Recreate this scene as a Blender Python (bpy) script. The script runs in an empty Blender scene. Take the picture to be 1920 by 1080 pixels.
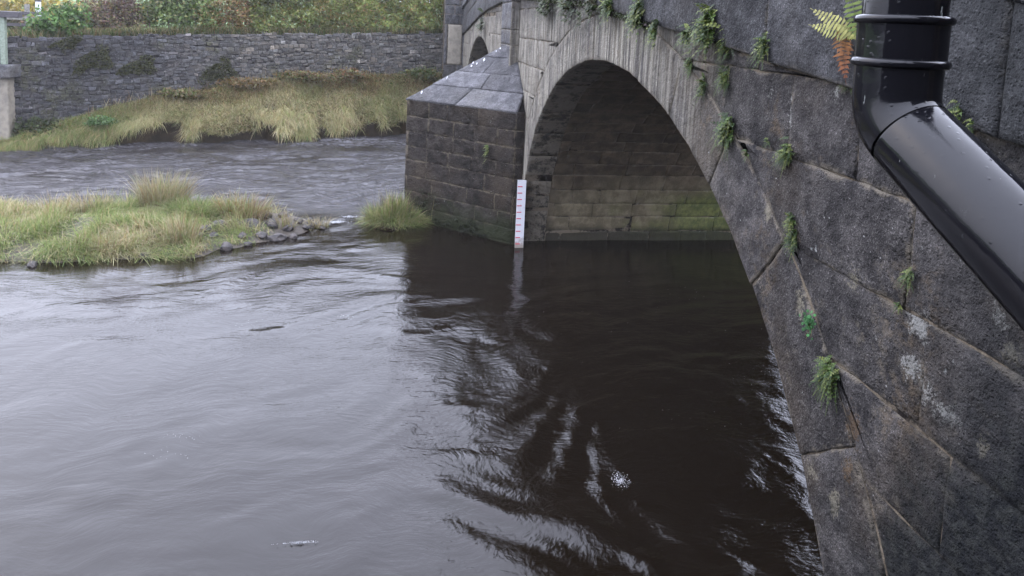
import bpy, math, random
import numpy as np
from mathutils import Vector, Matrix, noise as mnoise
random.seed(7); rng = np.random.default_rng(11)
R = math.radians
S = bpy.context.scene; COL = S.collection

# ------------------------------------------------------------------ camera, sky, sun, exposure
CAM = Vector((-1.84, 0.0, 3.32)); FPX = 1300.0
PITCH, YAW, ROLL, HORY = R(6), R(9), 0.045, 50.0
PRY = HORY + FPX*math.tan(PITCH)
_F = Vector((math.sin(YAW)*math.cos(PITCH), math.cos(YAW)*math.cos(PITCH), -math.sin(PITCH)))
_R = Vector((math.cos(YAW), -math.sin(YAW), 0)); _U = _R.cross(_F)
_IX = _R*math.cos(ROLL) + _U*math.sin(ROLL); _IY = _U*math.cos(ROLL) - _R*math.sin(ROLL)
cd = bpy.data.cameras.new('camera'); cam = bpy.data.objects.new('camera', cd); COL.objects.link(cam)
cd.sensor_width = 36; cd.lens = 36*FPX/1920; cd.shift_y = (PRY-540)/1920
cd.clip_start = 0.05; cd.clip_end = 3000
m4 = Matrix((_IX, _IY, -_F)).transposed().to_4x4(); m4.translation = CAM
cam.matrix_world = m4; S.camera = cam

SKY = 2.6
W = bpy.data.worlds.new('World'); S.world = W; W.use_nodes = True
nt = W.node_tree; nt.nodes.clear()
wo = nt.nodes.new('ShaderNodeOutputWorld'); bg = nt.nodes.new('ShaderNodeBackground')
sk = nt.nodes.new('ShaderNodeTexSky'); sk.sky_type = 'NISHITA'; sk.sun_disc = False
sk.sun_elevation = R(38); sk.sun_rotation = R(-60); sk.air_density = 1.5; sk.dust_density = 6; sk.ozone_density = 2
# overcast deck: luminance rises from the horizon to the zenith (CIE overcast sky)
tc = nt.nodes.new('ShaderNodeTexCoord'); sp = nt.nodes.new('ShaderNodeSeparateXYZ'); nt.links.new(tc.outputs['Generated'], sp.inputs[0])
mx = nt.nodes.new('ShaderNodeMath'); mx.operation = 'MAXIMUM'; nt.links.new(sp.outputs['Z'], mx.inputs[0]); mx.inputs[1].default_value = 0
ma = nt.nodes.new('ShaderNodeMath'); ma.operation = 'MULTIPLY_ADD'; nt.links.new(mx.outputs[0], ma.inputs[0]); ma.inputs[1].default_value = 18; ma.inputs[2].default_value = 16.5
cc = nt.nodes.new('ShaderNodeMix'); cc.data_type = 'RGBA'; cc.blend_type = 'MULTIPLY'; cc.inputs[0].default_value = 1
cc.inputs[6].default_value = (0.87, 0.92, 1.14, 1); nt.links.new(ma.outputs[0], cc.inputs[7])
mm = nt.nodes.new('ShaderNodeMix'); mm.data_type = 'RGBA'; mm.inputs[0].default_value = 0.82
nt.links.new(sk.outputs[0], mm.inputs[6]); nt.links.new(cc.outputs[2], mm.inputs[7])
nt.links.new(mm.outputs[2], bg.inputs[0]); bg.inputs[1].default_value = 0.1*SKY
nt.links.new(bg.outputs[0], wo.inputs[0])
sd = bpy.data.lights.new('sun', 'SUN'); sun = bpy.data.objects.new('sun', sd); COL.objects.link(sun)
sd.energy = 1.0; sd.angle = R(35); sd.color = (1, .96, .9)
sun.rotation_euler = (R(52), 0, R(60))
S.view_settings.view_transform = 'Standard'; S.view_settings.look = 'None'
S.view_settings.exposure = 0.0; S.view_settings.gamma = 1; S.view_settings.use_curve_mapping = False
S.render.engine = 'CYCLES'; S.render.resolution_x = 1024; S.render.resolution_y = 576

# ------------------------------------------------------------------ helpers
def ray(x, y):
    X, Y = x-960, y-PRY
    return _F*FPX + _IX*X - _IY*Y
def at_x(px, py, x=0.0):
    d = ray(px, py); return CAM + d*((x-CAM.x)/d.x)
def at_y(px, py, y):
    d = ray(px, py); return CAM + d*((y-CAM.y)/d.y)
def at_z(px, py, z=0.0):
    d = ray(px, py); return CAM + d*((z-CAM.z)/d.z)
def at_d(px, py, depth):
    return CAM + ray(px, py)*(depth/FPX)

def tag(o, label=None, cat=None, group=None, kind=None):
    if label: o['label'] = label
    if cat: o['category'] = cat
    if group: o['group'] = group
    if kind: o['kind'] = kind
    return o
def empty(name, loc=(0, 0, 0), **k):
    o = bpy.data.objects.new(name, None); COL.objects.link(o); o.location = loc; o.empty_display_size = .1
    return tag(o, **k)
def mk(name, verts, faces, mat, parent=None, attrs=None, smooth=False, cols=None):
    me = bpy.data.meshes.new(name); me.from_pydata([tuple(v) for v in verts], [], faces); me.update()
    if mat: me.materials.append(mat)
    if smooth: me.polygons.foreach_set('use_smooth', [True]*len(me.polygons))
    for k, v in (attrs or {}).items():
        a = me.attributes.new(k, 'FLOAT', 'POINT'); a.data.foreach_set('value', v)
    if cols is not None:
        a = me.color_attributes.new('Col', 'FLOAT_COLOR', 'POINT'); a.data.foreach_set('color', np.asarray(cols, np.float32).ravel())
    o = bpy.data.objects.new(name, me); COL.objects.link(o)
    if parent:
        o.parent = parent; o.location = -Vector(parent.location)   # mesh verts are in world metres
    return o
def mk_np(name, V, loops, sizes, mat, parent=None, cols=None, smooth=False):
    """fast mesh from arrays; loops flat indices, sizes per face"""
    me = bpy.data.meshes.new(name)
    V = np.asarray(V, np.float32); loops = np.asarray(loops, np.int32).ravel(); sizes = np.asarray(sizes, np.int32)
    me.vertices.add(len(V)); me.vertices.foreach_set('co', V.ravel())
    me.loops.add(len(loops)); me.loops.foreach_set('vertex_index', loops)
    me.polygons.add(len(sizes)); st = np.concatenate([[0], np.cumsum(sizes)[:-1]]).astype(np.int32)
    me.polygons.foreach_set('loop_start', st); me.polygons.foreach_set('loop_total', sizes)
    me.update(calc_edges=True)
    if smooth: me.polygons.foreach_set('use_smooth', [True]*len(sizes))
    if mat: me.materials.append(mat)
    if cols is not None:
        a = me.color_attributes.new('Col', 'FLOAT_COLOR', 'POINT')
        c4 = np.ones((len(V), 4), np.float32); c4[:, :3] = cols; a.data.foreach_set('color', c4.ravel())
    o = bpy.data.objects.new(name, me); COL.objects.link(o)
    if parent: o.parent = parent; o.location = -Vector(parent.location)
    return o

# value noise in numpy (for water, terrain, tints)
_T = rng.random((256, 256)).astype(np.float64)
def vnoise(x, y, seed=0):
    x = np.asarray(x)+seed*17.31; y = np.asarray(y)+seed*9.77
    xi = np.floor(x).astype(int); yi = np.floor(y).astype(int); fx = x-xi; fy = y-yi
    fx = fx*fx*fx*(fx*(fx*6-15)+10); fy = fy*fy*fy*(fy*(fy*6-15)+10)
    a = _T[xi & 255, yi & 255]; b = _T[(xi+1) & 255, yi & 255]; c = _T[xi & 255, (yi+1) & 255]; d = _T[(xi+1) & 255, (yi+1) & 255]
    return ((a*(1-fx)+b*fx)*(1-fy)+(c*(1-fx)+d*fx)*fy)*2-1
def sstep(a, b, x):
    t = np.clip((x-a)/(b-a), 0, 1); return t*t*(3-2*t)

# ------------------------------------------------------------------ material builder
class M:
    def __init__(s, name, rough=.8, spec=.5):
        s.m = bpy.data.materials.new(name); s.m.use_nodes = True; s.t = s.m.node_tree; s.t.nodes.clear()
        s.o = s.n('ShaderNodeOutputMaterial'); s.b = s.n('ShaderNodeBsdfPrincipled'); s.l(s.b.outputs[0], s.o.inputs[0])
        s.b.inputs['Roughness'].default_value = rough; s.b.inputs['Specular IOR Level'].default_value = spec
        g = s.n('ShaderNodeNewGeometry'); s.P = g.outputs['Position']
        s.sep = s.n('ShaderNodeSeparateXYZ'); s.l(s.P, s.sep.inputs[0])
    def n(s, t): return s.t.nodes.new(t)
    def l(s, a, b): s.t.links.new(a, b)
    def set(s, sock, v):
        if hasattr(v, 'is_output') or isinstance(v, bpy.types.NodeSocket): s.l(v, sock)
        elif isinstance(v, (tuple, list)) and sock.type == 'RGBA': sock.default_value = (*v[:3], 1)
        else: sock.default_value = v
    def math(s, op, a, b=0.0, c=0.0, clamp=False):
        n = s.n('ShaderNodeMath'); n.operation = op; n.use_clamp = clamp
        s.set(n.inputs[0], a); s.set(n.inputs[1], b); s.set(n.inputs[2], c); return n.outputs[0]
    def scale(s, v):
        n = s.n('ShaderNodeVectorMath'); n.operation = 'MULTIPLY'; s.l(s.P, n.inputs[0]); n.inputs[1].default_value = v; return n.outputs[0]
    def noise(s, sc=5, det=4, rough=.55, vec=None, dist=0):
        n = s.n('ShaderNodeTexNoise'); n.inputs['Scale'].default_value = sc; n.inputs['Detail'].default_value = det
        n.inputs['Roughness'].default_value = rough; n.inputs['Distortion'].default_value = dist
        v = s.P if vec is None else (s.scale(vec) if isinstance(vec, tuple) else vec); s.l(v, n.inputs['Vector']); return n.outputs[0]
    def voro(s, sc=5, feat='F1', out='Distance'):
        n = s.n('ShaderNodeTexVoronoi'); n.feature = feat; n.inputs['Scale'].default_value = sc; s.l(s.P, n.inputs['Vector']); return n.outputs[out]
    def step(s, x, a, b):
        n = s.n('ShaderNodeMapRange'); n.interpolation_type = 'SMOOTHSTEP'; s.set(n.inputs[0], x); n.inputs[1].default_value = a; n.inputs[2].default_value = b; return n.outputs[0]
    def mix(s, f, a, b, mode='MIX'):
        n = s.n('ShaderNodeMix'); n.data_type = 'RGBA'; n.blend_type = mode; s.set(n.inputs[0], f); s.set(n.inputs[6], a); s.set(n.inputs[7], b); return n.outputs[2]
    def attr(s, name, fac=True):
        n = s.n('ShaderNodeAttribute'); n.attribute_name = name; return n.outputs['Fac' if fac else 'Color']
    def rnd(s): return s.n('ShaderNodeObjectInfo').outputs['Random']
    def bump(s, h, st=.5, d=.01, nrm=None):
        n = s.n('ShaderNodeBump'); n.inputs['Strength'].default_value = st; n.inputs['Distance'].default_value = d; s.l(h, n.inputs['Height'])
        if nrm is not None: s.l(nrm, n.inputs['Normal'])
        return n.outputs[0]
    def fin(s, col=None, rough=None, nrm=None):
        if col is not None: s.set(s.b.inputs['Base Color'], col)
        if rough is not None: s.set(s.b.inputs['Roughness'], rough)
        if nrm is not None: s.l(nrm, s.b.inputs['Normal'])
        return s.m

def gritstone(name, dark, light, brown, wash=0.0, lich=1.0, rimc=(.16, .14, .11), rimamt=.6, pit=1.0, moss=0.0, rough=.75, damp=0.0, Kf=.62, spots=False, near_dark=False):
    m = M(name, rough, .09); K = Kf*1.3; dark = tuple(q*K for q in dark); light = tuple(q*K*1.05 for q in light); brown = tuple(q*K for q in brown)
    X, Y, Z = m.sep.outputs
    big = m.noise(1.1, 3); mid = m.noise(7, 6, .6); grain = m.noise(110, 3, .7); grain2 = m.noise(45, 5, .75)
    c = m.mix(m.step(mid, .35, .7), dark, light)
    c = m.mix(m.math('MULTIPLY', m.step(big, .48, .7), .75), c, brown)
    c = m.mix(m.math('MULTIPLY', m.math('SUBTRACT', m.rnd(), .5), .5, clamp=False), c, (1, 1, 1)) if False else c
    v = m.math('MULTIPLY_ADD', m.rnd(), .5, .75)
    vv = m.n('ShaderNodeCombineColor'); [m.l(v, vv.inputs[i]) for i in range(3)]
    c = m.mix(1.0, c, vv.outputs[0], 'MULTIPLY')
    sp = m.math('MULTIPLY', m.step(grain, .52, .72), m.math('MULTIPLY_ADD', m.step(mid, .3, .7), .5, .25))
    c = m.mix(sp, c, tuple(min(1, q*3.0+.03) for q in light))
    c = m.mix(m.math('MULTIPLY', m.step(grain2, .52, .3), .7), c, tuple(q*.35 for q in dark))
    if wash:
        st = m.noise(1, 5, .65, vec=(14, 14, .55)); st2 = m.noise(1, 4, .6, vec=(34, 34, 1.1))
        w = m.math('MULTIPLY', m.step(Y, 3.3, 5.6), m.step(m.math('MULTIPLY_ADD', m.noise(1.5, 3), .8, Z), 4.3, 3.55))
        f = m.math('MULTIPLY', w, m.math('MULTIPLY_ADD', m.step(m.math('ADD', st, m.math('MULTIPLY_ADD', st2, .35, m.math('MULTIPLY', big, .35))), .68, .98), .78, .22))
        lime = m.mix(m.step(st2, .35, .65), (.15, .137, .11), (.33, .31, .26))
        c = m.mix(m.math('MULTIPLY', f, wash), c, lime)
        dk = m.noise(1, 3, .5, vec=(22, 22, .4))
        c = m.mix(m.math('MULTIPLY', w, m.math('MULTIPLY', m.step(dk, .56, .66), .55)), c, (.045, .043, .048))
        c = m.mix(m.math('MULTIPLY', m.step(X, .02, .06), .92), c, m.mix(m.step(mid, .35, .7), (.010, .009, .008), (.028, .024, .018)))   # the soffit behind the face is mixed to dark tones
    if rimamt:
        rim = m.attr('rim'); rn = m.step(m.math('ADD', m.noise(5, 6, .76), m.math('MULTIPLY', rim, .19)), .60, .72)
        c = m.mix(m.math('MULTIPLY', m.math('MULTIPLY', rn, m.step(rim, .05, .9)), rimamt), c, rimc)
    if lich:
        li = m.math('MULTIPLY', m.step(m.noise(11, 6, .76), .645, .69), m.step(m.noise(1.7, 2), .42, .6))
        c = m.mix(m.math('MULTIPLY', li, .85*lich), c, (.26, .27, .26))
        ls = m.step(m.noise(1, 6, .7, vec=(16, 16, 3.2)), .70, .75)
        c = m.mix(m.math('MULTIPLY', ls, .7*lich), c, (.19, .18, .15))
        sp2 = m.math('MULTIPLY', m.step(m.voro(23), .12, .06), m.step(m.noise(3), .52, .6))
        c = m.mix(m.math('MULTIPLY', sp2, .8*lich), c, (.30, .30, .29))
    if spots:
        # tan lime stains that bleed from the joints, and broad brown weathering
        tn = m.math('MULTIPLY', m.step(m.noise(2.1, 6, .76), .51, .64), m.step(m.noise(19, 5, .7), .43, .58))
        c = m.mix(m.math('MULTIPLY', tn, .62), c, m.mix(m.step(m.noise(.9, 3), .4, .6), (.10, .072, .045), (.14, .122, .095)))
        bk = m.step(m.noise(3.7, 6, .7), .56, .68); c = m.mix(m.math('MULTIPLY', bk, .5), c, (.012, .012, .014))
        wr = m.noise(14, 5, .72); fn = m.noise(70, 4, .8)
        for (px, py, rr, st, cl, dens) in ((1725, 612, .075, 1, 0, .0), (1708, 694, .07, 1, 0, .05), (1738, 730, .07, 1, 0, .08), (1775, 772, .10, 1, 0, .14), (1902, 668, .07, 1.3, 1, .08), (1781, 937, .035, 1.2, 1, .0), (1847, 836, .04, 1.5, 1, .0), (1642, 635, .022, 1, 0, .05),
                                           (1442, 400, .045, 1.4, 1, .0), (1484, 215, .03, 3.2, 0, .0), (1444, 177, .09, .8, 0, .16), (1569, 172, .03, 1.8, 0, .04), (1568, 941, .04, 1.6, 1, -.05), (1600, 800, .07, 1.3, 2, .0), (1590, 880, .05, 1.4, 2, .05), (1880, 600, .08, 1.1, 0, .12), (1525, 880, .06, 1.6, 1, .08), (1352, 95, .05, 2, 1, 0.02), (1500, 565, .06, 2, 1, .05), (1600, 520, .08, 1, 1, .08), (1345, 60, .06, 2, 1, .05)):
            q = at_x(px, py); dy = m.math('MULTIPLY', m.math('SUBTRACT', Y, q.y), 1/rr); dz = m.math('MULTIPLY', m.math('SUBTRACT', Z, q.z), 1/rr/st)
            d2 = m.math('SQRT', m.math('ADD', m.math('MULTIPLY', dy, dy), m.math('MULTIPLY', dz, dz)))
            v = m.math('ADD', m.math('MULTIPLY', m.math('ADD', wr, m.math('MULTIPLY', fn, 1.1)), 1.0), m.math('MULTIPLY', d2, -.34))
            c = m.mix(m.math('MULTIPLY', m.step(v, .80+dens, .95+dens), .75), c, [(.27, .27, .25), (.17, .155, .115), (.085, .055, .03)][cl])
        c = m.mix(m.math('MULTIPLY', m.step(m.math('MULTIPLY_ADD', m.noise(2.4, 5, .65), .5, Y), 2.55, 2.05), .45), c, (.016, .017, .018))  # face darker towards the near end
        # near-end shade put into the colour, darkest low on the abutment
        shd = m.math('ADD', m.math('MULTIPLY', m.math('SUBTRACT', 2.05, Y), .9), m.math('MULTIPLY', m.math('SUBTRACT', 2.15, Z), .55)); shd = m.math('MULTIPLY_ADD', m.noise(3.2, 5, .65), .9, shd)
        c = m.mix(m.math('MULTIPLY', m.step(shd, .48, .85), .93), c, m.mix(m.step(m.noise(25, 5, .7), .4, .65), (.007, .008, .010), (.024, .026, .024)))
    if near_dark:
        c = m.mix(m.math('MULTIPLY', m.step(m.math('MULTIPLY_ADD', m.noise(2.4, 5, .65), .7, Y), 2.85, 2.15), .6), c, (.018, .020, .021))  # parapet colour darkens towards the near end
    if moss:
        mo = m.step(m.math('MULTIPLY_ADD', m.noise(6, 5, .7), .6, m.math('MULTIPLY', Z, -.5)), .0, .25)
        c = m.mix(m.math('MULTIPLY', mo, moss), c, (.018, .022, .010))
    if damp:
        dm = m.step(m.math('MULTIPLY_ADD', m.noise(3, 4), .9, Z), damp+.55, damp)
        c = m.mix(m.math('MULTIPLY', dm, .6), c, (.02, .018, .016))
    h = m.math('MULTIPLY_ADD', grain2, .7, m.math('MULTIPLY', grain, .35))
    h = m.math('MULTIPLY_ADD', m.step(m.voro(60), .32, .12), -.35, h)
    h = m.math('MULTIPLY_ADD', mid, 2.4, h)
    return m.fin(c, m.math('MULTIPLY_ADD', grain2, .35, rough-.2), m.bump(m.math('MULTIPLY_ADD', m.noise(20, 4, .6), 1.3, h), 1.0*pit, .026))

MAT = {}
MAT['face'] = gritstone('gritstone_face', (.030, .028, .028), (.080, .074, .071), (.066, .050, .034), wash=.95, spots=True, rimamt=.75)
MAT['upper'] = gritstone('gritstone_parapet', (.036, .036, .038), (.080, .080, .083), (.06, .055, .05), wash=0, lich=.4, rimamt=.3, near_dark=True)
MAT['pier'] = gritstone('gritstone_cutwater', (.016, .0135, .012), (.040, .034, .029), (.05, .038, .026), lich=.9, rimamt=.5, rimc=(.13, .108, .075), moss=.9, pit=.9, Kf=.62)
MAT['roof'] = gritstone('wet_roof_slab', (.058, .058, .062), (.115, .113, .120), (.085, .082, .078), lich=.15, rimamt=0, rough=.6, pit=1, Kf=.72)
MAT['pilaster'] = gritstone('gritstone_pilaster', (.055, .055, .062), (.12, .12, .125), (.10, .09, .075), lich=.3, rimamt=.4)

def barrel_mat():
    m = M('barrel_masonry', .7, .12); X, Y, Z = m.sep.outputs
    mid = m.noise(6, 6, .65); c = m.mix(m.step(mid, .35, .7), (.040, .031, .021), (.096, .076, .052))
    v = m.math('MULTIPLY_ADD', m.rnd(), .45, .75); vv = m.n('ShaderNodeCombineColor'); [m.l(v, vv.inputs[i]) for i in range(3)]
    c = m.mix(1.0, c, vv.outputs[0], 'MULTIPLY')
    low = m.step(m.math('MULTIPLY_ADD', m.noise(1.6, 4), 1.0, Z), 1.75, 1.15)      # tan silt band
    c = m.mix(m.math('MULTIPLY', low, m.step(X, .25, .7)), c, m.mix(m.step(m.noise(4, 5, .7), .4, .65), (.085, .072, .045), (.16, .135, .09)))
    alg = m.math('MULTIPLY', m.step(m.math('MULTIPLY_ADD', m.noise(2.2, 4), .9, m.math('MULTIPLY', X, .34)), .95, 1.45), m.step(m.math('MULTIPLY_ADD', m.noise(2.5, 3), .35, Z), 1.15, .85))
    c = m.mix(m.math('MULTIPLY', alg, .8), c, m.mix(m.step(m.noise(9, 5, .7), .4, .62), (.045, .062, .018), (.105, .12, .035)))
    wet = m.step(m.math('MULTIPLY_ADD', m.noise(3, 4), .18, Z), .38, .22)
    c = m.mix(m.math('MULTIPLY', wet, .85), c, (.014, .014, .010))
    rim = m.attr('rim'); c = m.mix(m.math('MULTIPLY', m.step(m.noise(7, 4, .7), .58, .66), m.math('MULTIPLY', rim, .5)), c, (.15, .14, .12))
    gr = m.noise(50, 4, .7)
    return m.fin(c, .65, m.bump(m.math('MULTIPLY_ADD', mid, 2.0, gr), .7, .012))
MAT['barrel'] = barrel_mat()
def mortar_mat(name, a, b, lo=.45, hi=.6):
    m = M(name, .95, .06); n1 = m.noise(4, 5, .7); g = m.noise(60, 4, .7)
    return m.fin(m.mix(m.step(n1, lo, hi), a, b), None, m.bump(m.math('ADD', g, m.noise(15, 4)), .9, .012))
MAT['mortar'] = mortar_mat('lime_mortar', (.030, .026, .022), (.15, .13, .10))
MAT['mortar_dark'] = mortar_mat('dark_joint', (.012, .010, .009), (.12, .10, .075), .40, .54)
MAT['mortar_pier'] = mortar_mat('crumbling_mortar', (.006, .005, .005), (.09, .076, .055), .60, .67)
MAT['mortar_grey'] = mortar_mat('grey_wall_core', (.016, .015, .016), (.075, .072, .066), .42, .62)

def water_mat():
    m = M('peaty_water', .04, .5); m.b.inputs['IOR'].default_value = 1.333
    m.b.inputs['Base Color'].default_value = (.0055, .0038, .0024, 1)
    X, Y, Z = m.sep.outputs
    warp = m.n('ShaderNodeTexNoise'); warp.inputs['Scale'].default_value = 1.1; warp.inputs['Detail'].default_value = 2; m.l(m.P, warp.inputs['Vector'])
    vm = m.n('ShaderNodeVectorMath'); vm.operation = 'MULTIPLY_ADD'; m.l(warp.outputs['Color'], vm.inputs[0]); vm.inputs[1].default_value = (.7, .7, 0); m.l(m.P, vm.inputs[2])
    mp = m.n('ShaderNodeMapping'); mp.inputs['Rotation'].default_value = (0, 0, R(-14)); mp.inputs['Scale'].default_value = (5, 16, 1); m.l(vm.outputs[0], mp.inputs['Vector'])
    a = m.noise(1, 4, .6, vec=mp.outputs[0]); b = m.noise(16, 4, .6, vec=vm.outputs[0])
    tur = m.attr('turb')
    rifa = m.attr('riffle'); wr_ = m.math('MULTIPLY_ADD', rifa, .13, .035)
    mp2 = m.n('ShaderNodeMapping'); mp2.inputs['Rotation'].default_value = (0, 0, R(-10)); mp2.inputs['Scale'].default_value = (4.5, 19, 1); m.l(vm.outputs[0], mp2.inputs['Vector'])
    rb = m.math('MULTIPLY', m.noise(1, 5, .72, vec=mp2.outputs[0]), m.math('MULTIPLY', rifa, 3.8))
    h = m.math('ADD', m.math('MULTIPLY', a, m.math('MULTIPLY_ADD', tur, .5, .40)), m.math('MULTIPLY', b, m.math('MULTIPLY_ADD', tur, .55, .05)))
    m.l(m.mix(m.math('MULTIPLY', rifa, m.step(m.noise(1, 5, .7, vec=mp2.outputs[0]), .36, .62)), (.0055, .0038, .0024), (.052, .050, .054)), m.b.inputs['Base Color'])   # pale streaks in the colour stand in for sky reflected on the riffle
    h = m.math('ADD', h, rb)
    return m.fin(None, wr_, m.bump(h, 1.0, .0085))
MAT['water'] = water_mat()

def col_mat(name, rough=.7, tr=.0, spec=.3, mul=1.0):
    m = M(name, rough, spec); c = m.attr('Col', False)
    n = m.step(m.noise(40, 3), .3, .7)
    c = m.mix(m.math('MULTIPLY', n, .25), c, (.02, .02, .012))
    m.fin(c)
    if tr:
        t = m.n('ShaderNodeBsdfTranslucent'); m.l(c, t.inputs[0]); mxs = m.n('ShaderNodeMixShader'); mxs.inputs[0].default_value = tr
        m.l(m.b.outputs[0], mxs.inputs[1]); m.l(t.outputs[0], mxs.inputs[2]); m.l(mxs.outputs[0], m.o.inputs[0])
    return m.m
MAT['leaf'] = col_mat('leaf', .55, .3); MAT['grass'] = col_mat('grass_blade', .6, .42); MAT['rubble'] = None
def rubble_mat():
    m = M('rubble_stone', .85, .12); c = m.mix(.12, m.attr('Col', False), (.12, .12, .12))
    n = m.noise(9, 5, .7); c = m.mix(m.math('MULTIPLY', m.step(n, .4, .65), .6), c, (.03, .029, .032))
    c = m.mix(m.math('MULTIPLY', m.step(m.noise(14, 5, .75), .60, .66), .6), c, (.20, .20, .19))
    c = m.mix(m.math('MULTIPLY', m.step(m.noise(1.3, 5, .7), .54, .66), .6), c, (.05, .05, .022))
    c = m.mix(m.math('MULTIPLY', m.step(m.noise(2.6, 6, .75), .55, .64), .6), c, (.014, .014, .018))
    c = m.mix(m.math('MULTIPLY', m.step(m.noise(34, 3, .7), .62, .70), .7), c, (.20, .20, .21))
    return m.fin(c, None, m.bump(m.noise(30, 4, .7), .8, .02))
MAT['rubble'] = rubble_mat()
def flat(name, c, rough=.7, spec=.4, var=.3, sc=12, bump=.3, c2=None):
    m = M(name, rough, spec); n = m.noise(sc, 5, .65)
    c2 = c2 or tuple(q*(1-var) for q in c)
    return m.fin(m.mix(m.step(n, .38, .66), c, c2), None, m.bump(m.noise(sc*4, 4, .7), bump, .01))
MAT['soil'] = flat('dark_bank_soil', (.014, .010, .006), 1.0, .05, c2=(.028, .020, .011), sc=6, bump=.9)
MAT['gravel'] = flat('gravel_bar', (.035, .029, .022), c2=(.07, .058, .045), sc=25, bump=1)
MAT['rock'] = flat('dark_river_rock', (.022, .020, .020), c2=(.065, .055, .05), sc=14, bump=.8)
MAT['paler'] = flat('pale_rendered_stone', (.185, .165, .13), c2=(.12, .108, .088), sc=7, bump=.3)
MAT['wood'] = flat('weathered_wood', (.16, .155, .14), c2=(.09, .085, .075), sc=20, bump=.6)
MAT['darkwood'] = flat('dark_wet_wood', (.05, .045, .05), c2=(.03, .028, .03), sc=20, bump=.6)
MAT['greenwood'] = flat('algae_green_wood', (.17, .20, .16), c2=(.11, .14, .10), sc=20, bump=.4)
MAT['white'] = flat('white_paint', (.52, .53, .56), .45, var=.08, sc=8, bump=.05)
MAT['red'] = flat('red_paint', (.45, .05, .07), .5, var=.2, bump=.05)
MAT['foam'] = flat('foam', (.5, .51, .53), .6, var=.15, sc=60, bump=.5)
MAT['field'] = flat('pasture', (.07, .115, .04), .9, .1, c2=(.09, .13, .055), sc=.3, bump=.2)
MAT['riverbed'] = flat('riverbed', (.03, .022, .015), .9)
MAT['twig'] = flat('twig_bark', (.08, .06, .05), .9, sc=30)
def pipe_mat():
    m = M('black_pipe_plastic', .10, .24); n = m.noise(35, 6, .7); g = m.noise(6, 4, .6)
    c = m.mix(m.math('MULTIPLY', m.step(n, .62, .70), .12), (.004, .004, .0055), (.08, .085, .085))
    sp = m.math('MULTIPLY', m.step(m.noise(1, 5, .75, vec=(70, 70, 16)), .68, .72), .7)
    c = m.mix(sp, c, (.28, .30, .28))
    r = m.math('MULTIPLY_ADD', m.step(g, .35, .7),   .12, .05)
    return m.fin(c, r, m.bump(m.math('ADD', m.noise(9, 3), m.math('MULTIPLY_ADD', m.noise(160, 3), .05, m.math('MULTIPLY', m.step(m.voro(85), .22, .10), .16))), .22, .007))
MAT['pipe'] = pipe_mat()

# ------------------------------------------------------------------ stone builder
def resample(poly, seg):
    out = []
    for i in range(len(poly)):
        a = poly[i]; b = poly[(i+1) % len(poly)]; L = math.hypot(b[0]-a[0], b[1]-a[1]); k = max(1, int(round(L/seg)))
        for j in range(k): out.append((a[0]+(b[0]-a[0])*j/k, a[1]+(b[1]-a[1])*j/k))
    return out
def area(p): return .5*sum(p[i][0]*p[(i+1) % len(p)][1]-p[(i+1) % len(p)][0]*p[i][1] for i in range(len(p)))
def offset(p, d):
    n = len(p); out = []
    for i in range(n):
        a, b, c = p[i-1], p[i], p[(i+1) % n]
        e1 = (b[0]-a[0], b[1]-a[1]); e2 = (c[0]-b[0], c[1]-b[1])
        l1 = math.hypot(*e1) or 1e-6; l2 = math.hypot(*e2) or 1e-6
        nx = -e1[1]/l1-e2[1]/l2; ny = e1[0]/l1+e2[0]/l2; ln = math.hypot(nx, ny) or 1e-6; nx /= ln; ny /= ln
        k = 1/max(.8, math.sqrt(max(0, (1+(e1[0]*e2[0]+e1[1]*e2[1])/l1/l2)/2)))
        out.append((b[0]+nx*d*k, b[1]+ny*d*k))
    return out
def simplify(p, tol=.003):
    q = [p[0]]
    for a in p[1:]:
        if math.hypot(a[0]-q[-1][0], a[1]-q[-1][1]) > .012: q.append(a)
    if len(q) < 5: return q
    def dp(pts):
        a, b = pts[0], pts[-1]; L = math.hypot(b[0]-a[0], b[1]-a[1]); m, k = 0, 0
        for i in range(1, len(pts)-1):
            c = pts[i]; d = abs((b[0]-a[0])*(c[1]-a[1])-(b[1]-a[1])*(c[0]-a[0]))/L if L > 1e-6 else math.hypot(c[0]-a[0], c[1]-a[1])
            if d > m: m, k = d, i
        return dp(pts[:k+1])[:-1]+dp(pts[k:]) if m > tol else [a, b]
    far = max(range(len(q)), key=lambda i: math.hypot(q[i][0]-q[0][0], q[i][1]-q[0][1]))
    return dp(q[:far+1])[:-1]+dp(q[far:]+[q[0]])[:-1]
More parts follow.
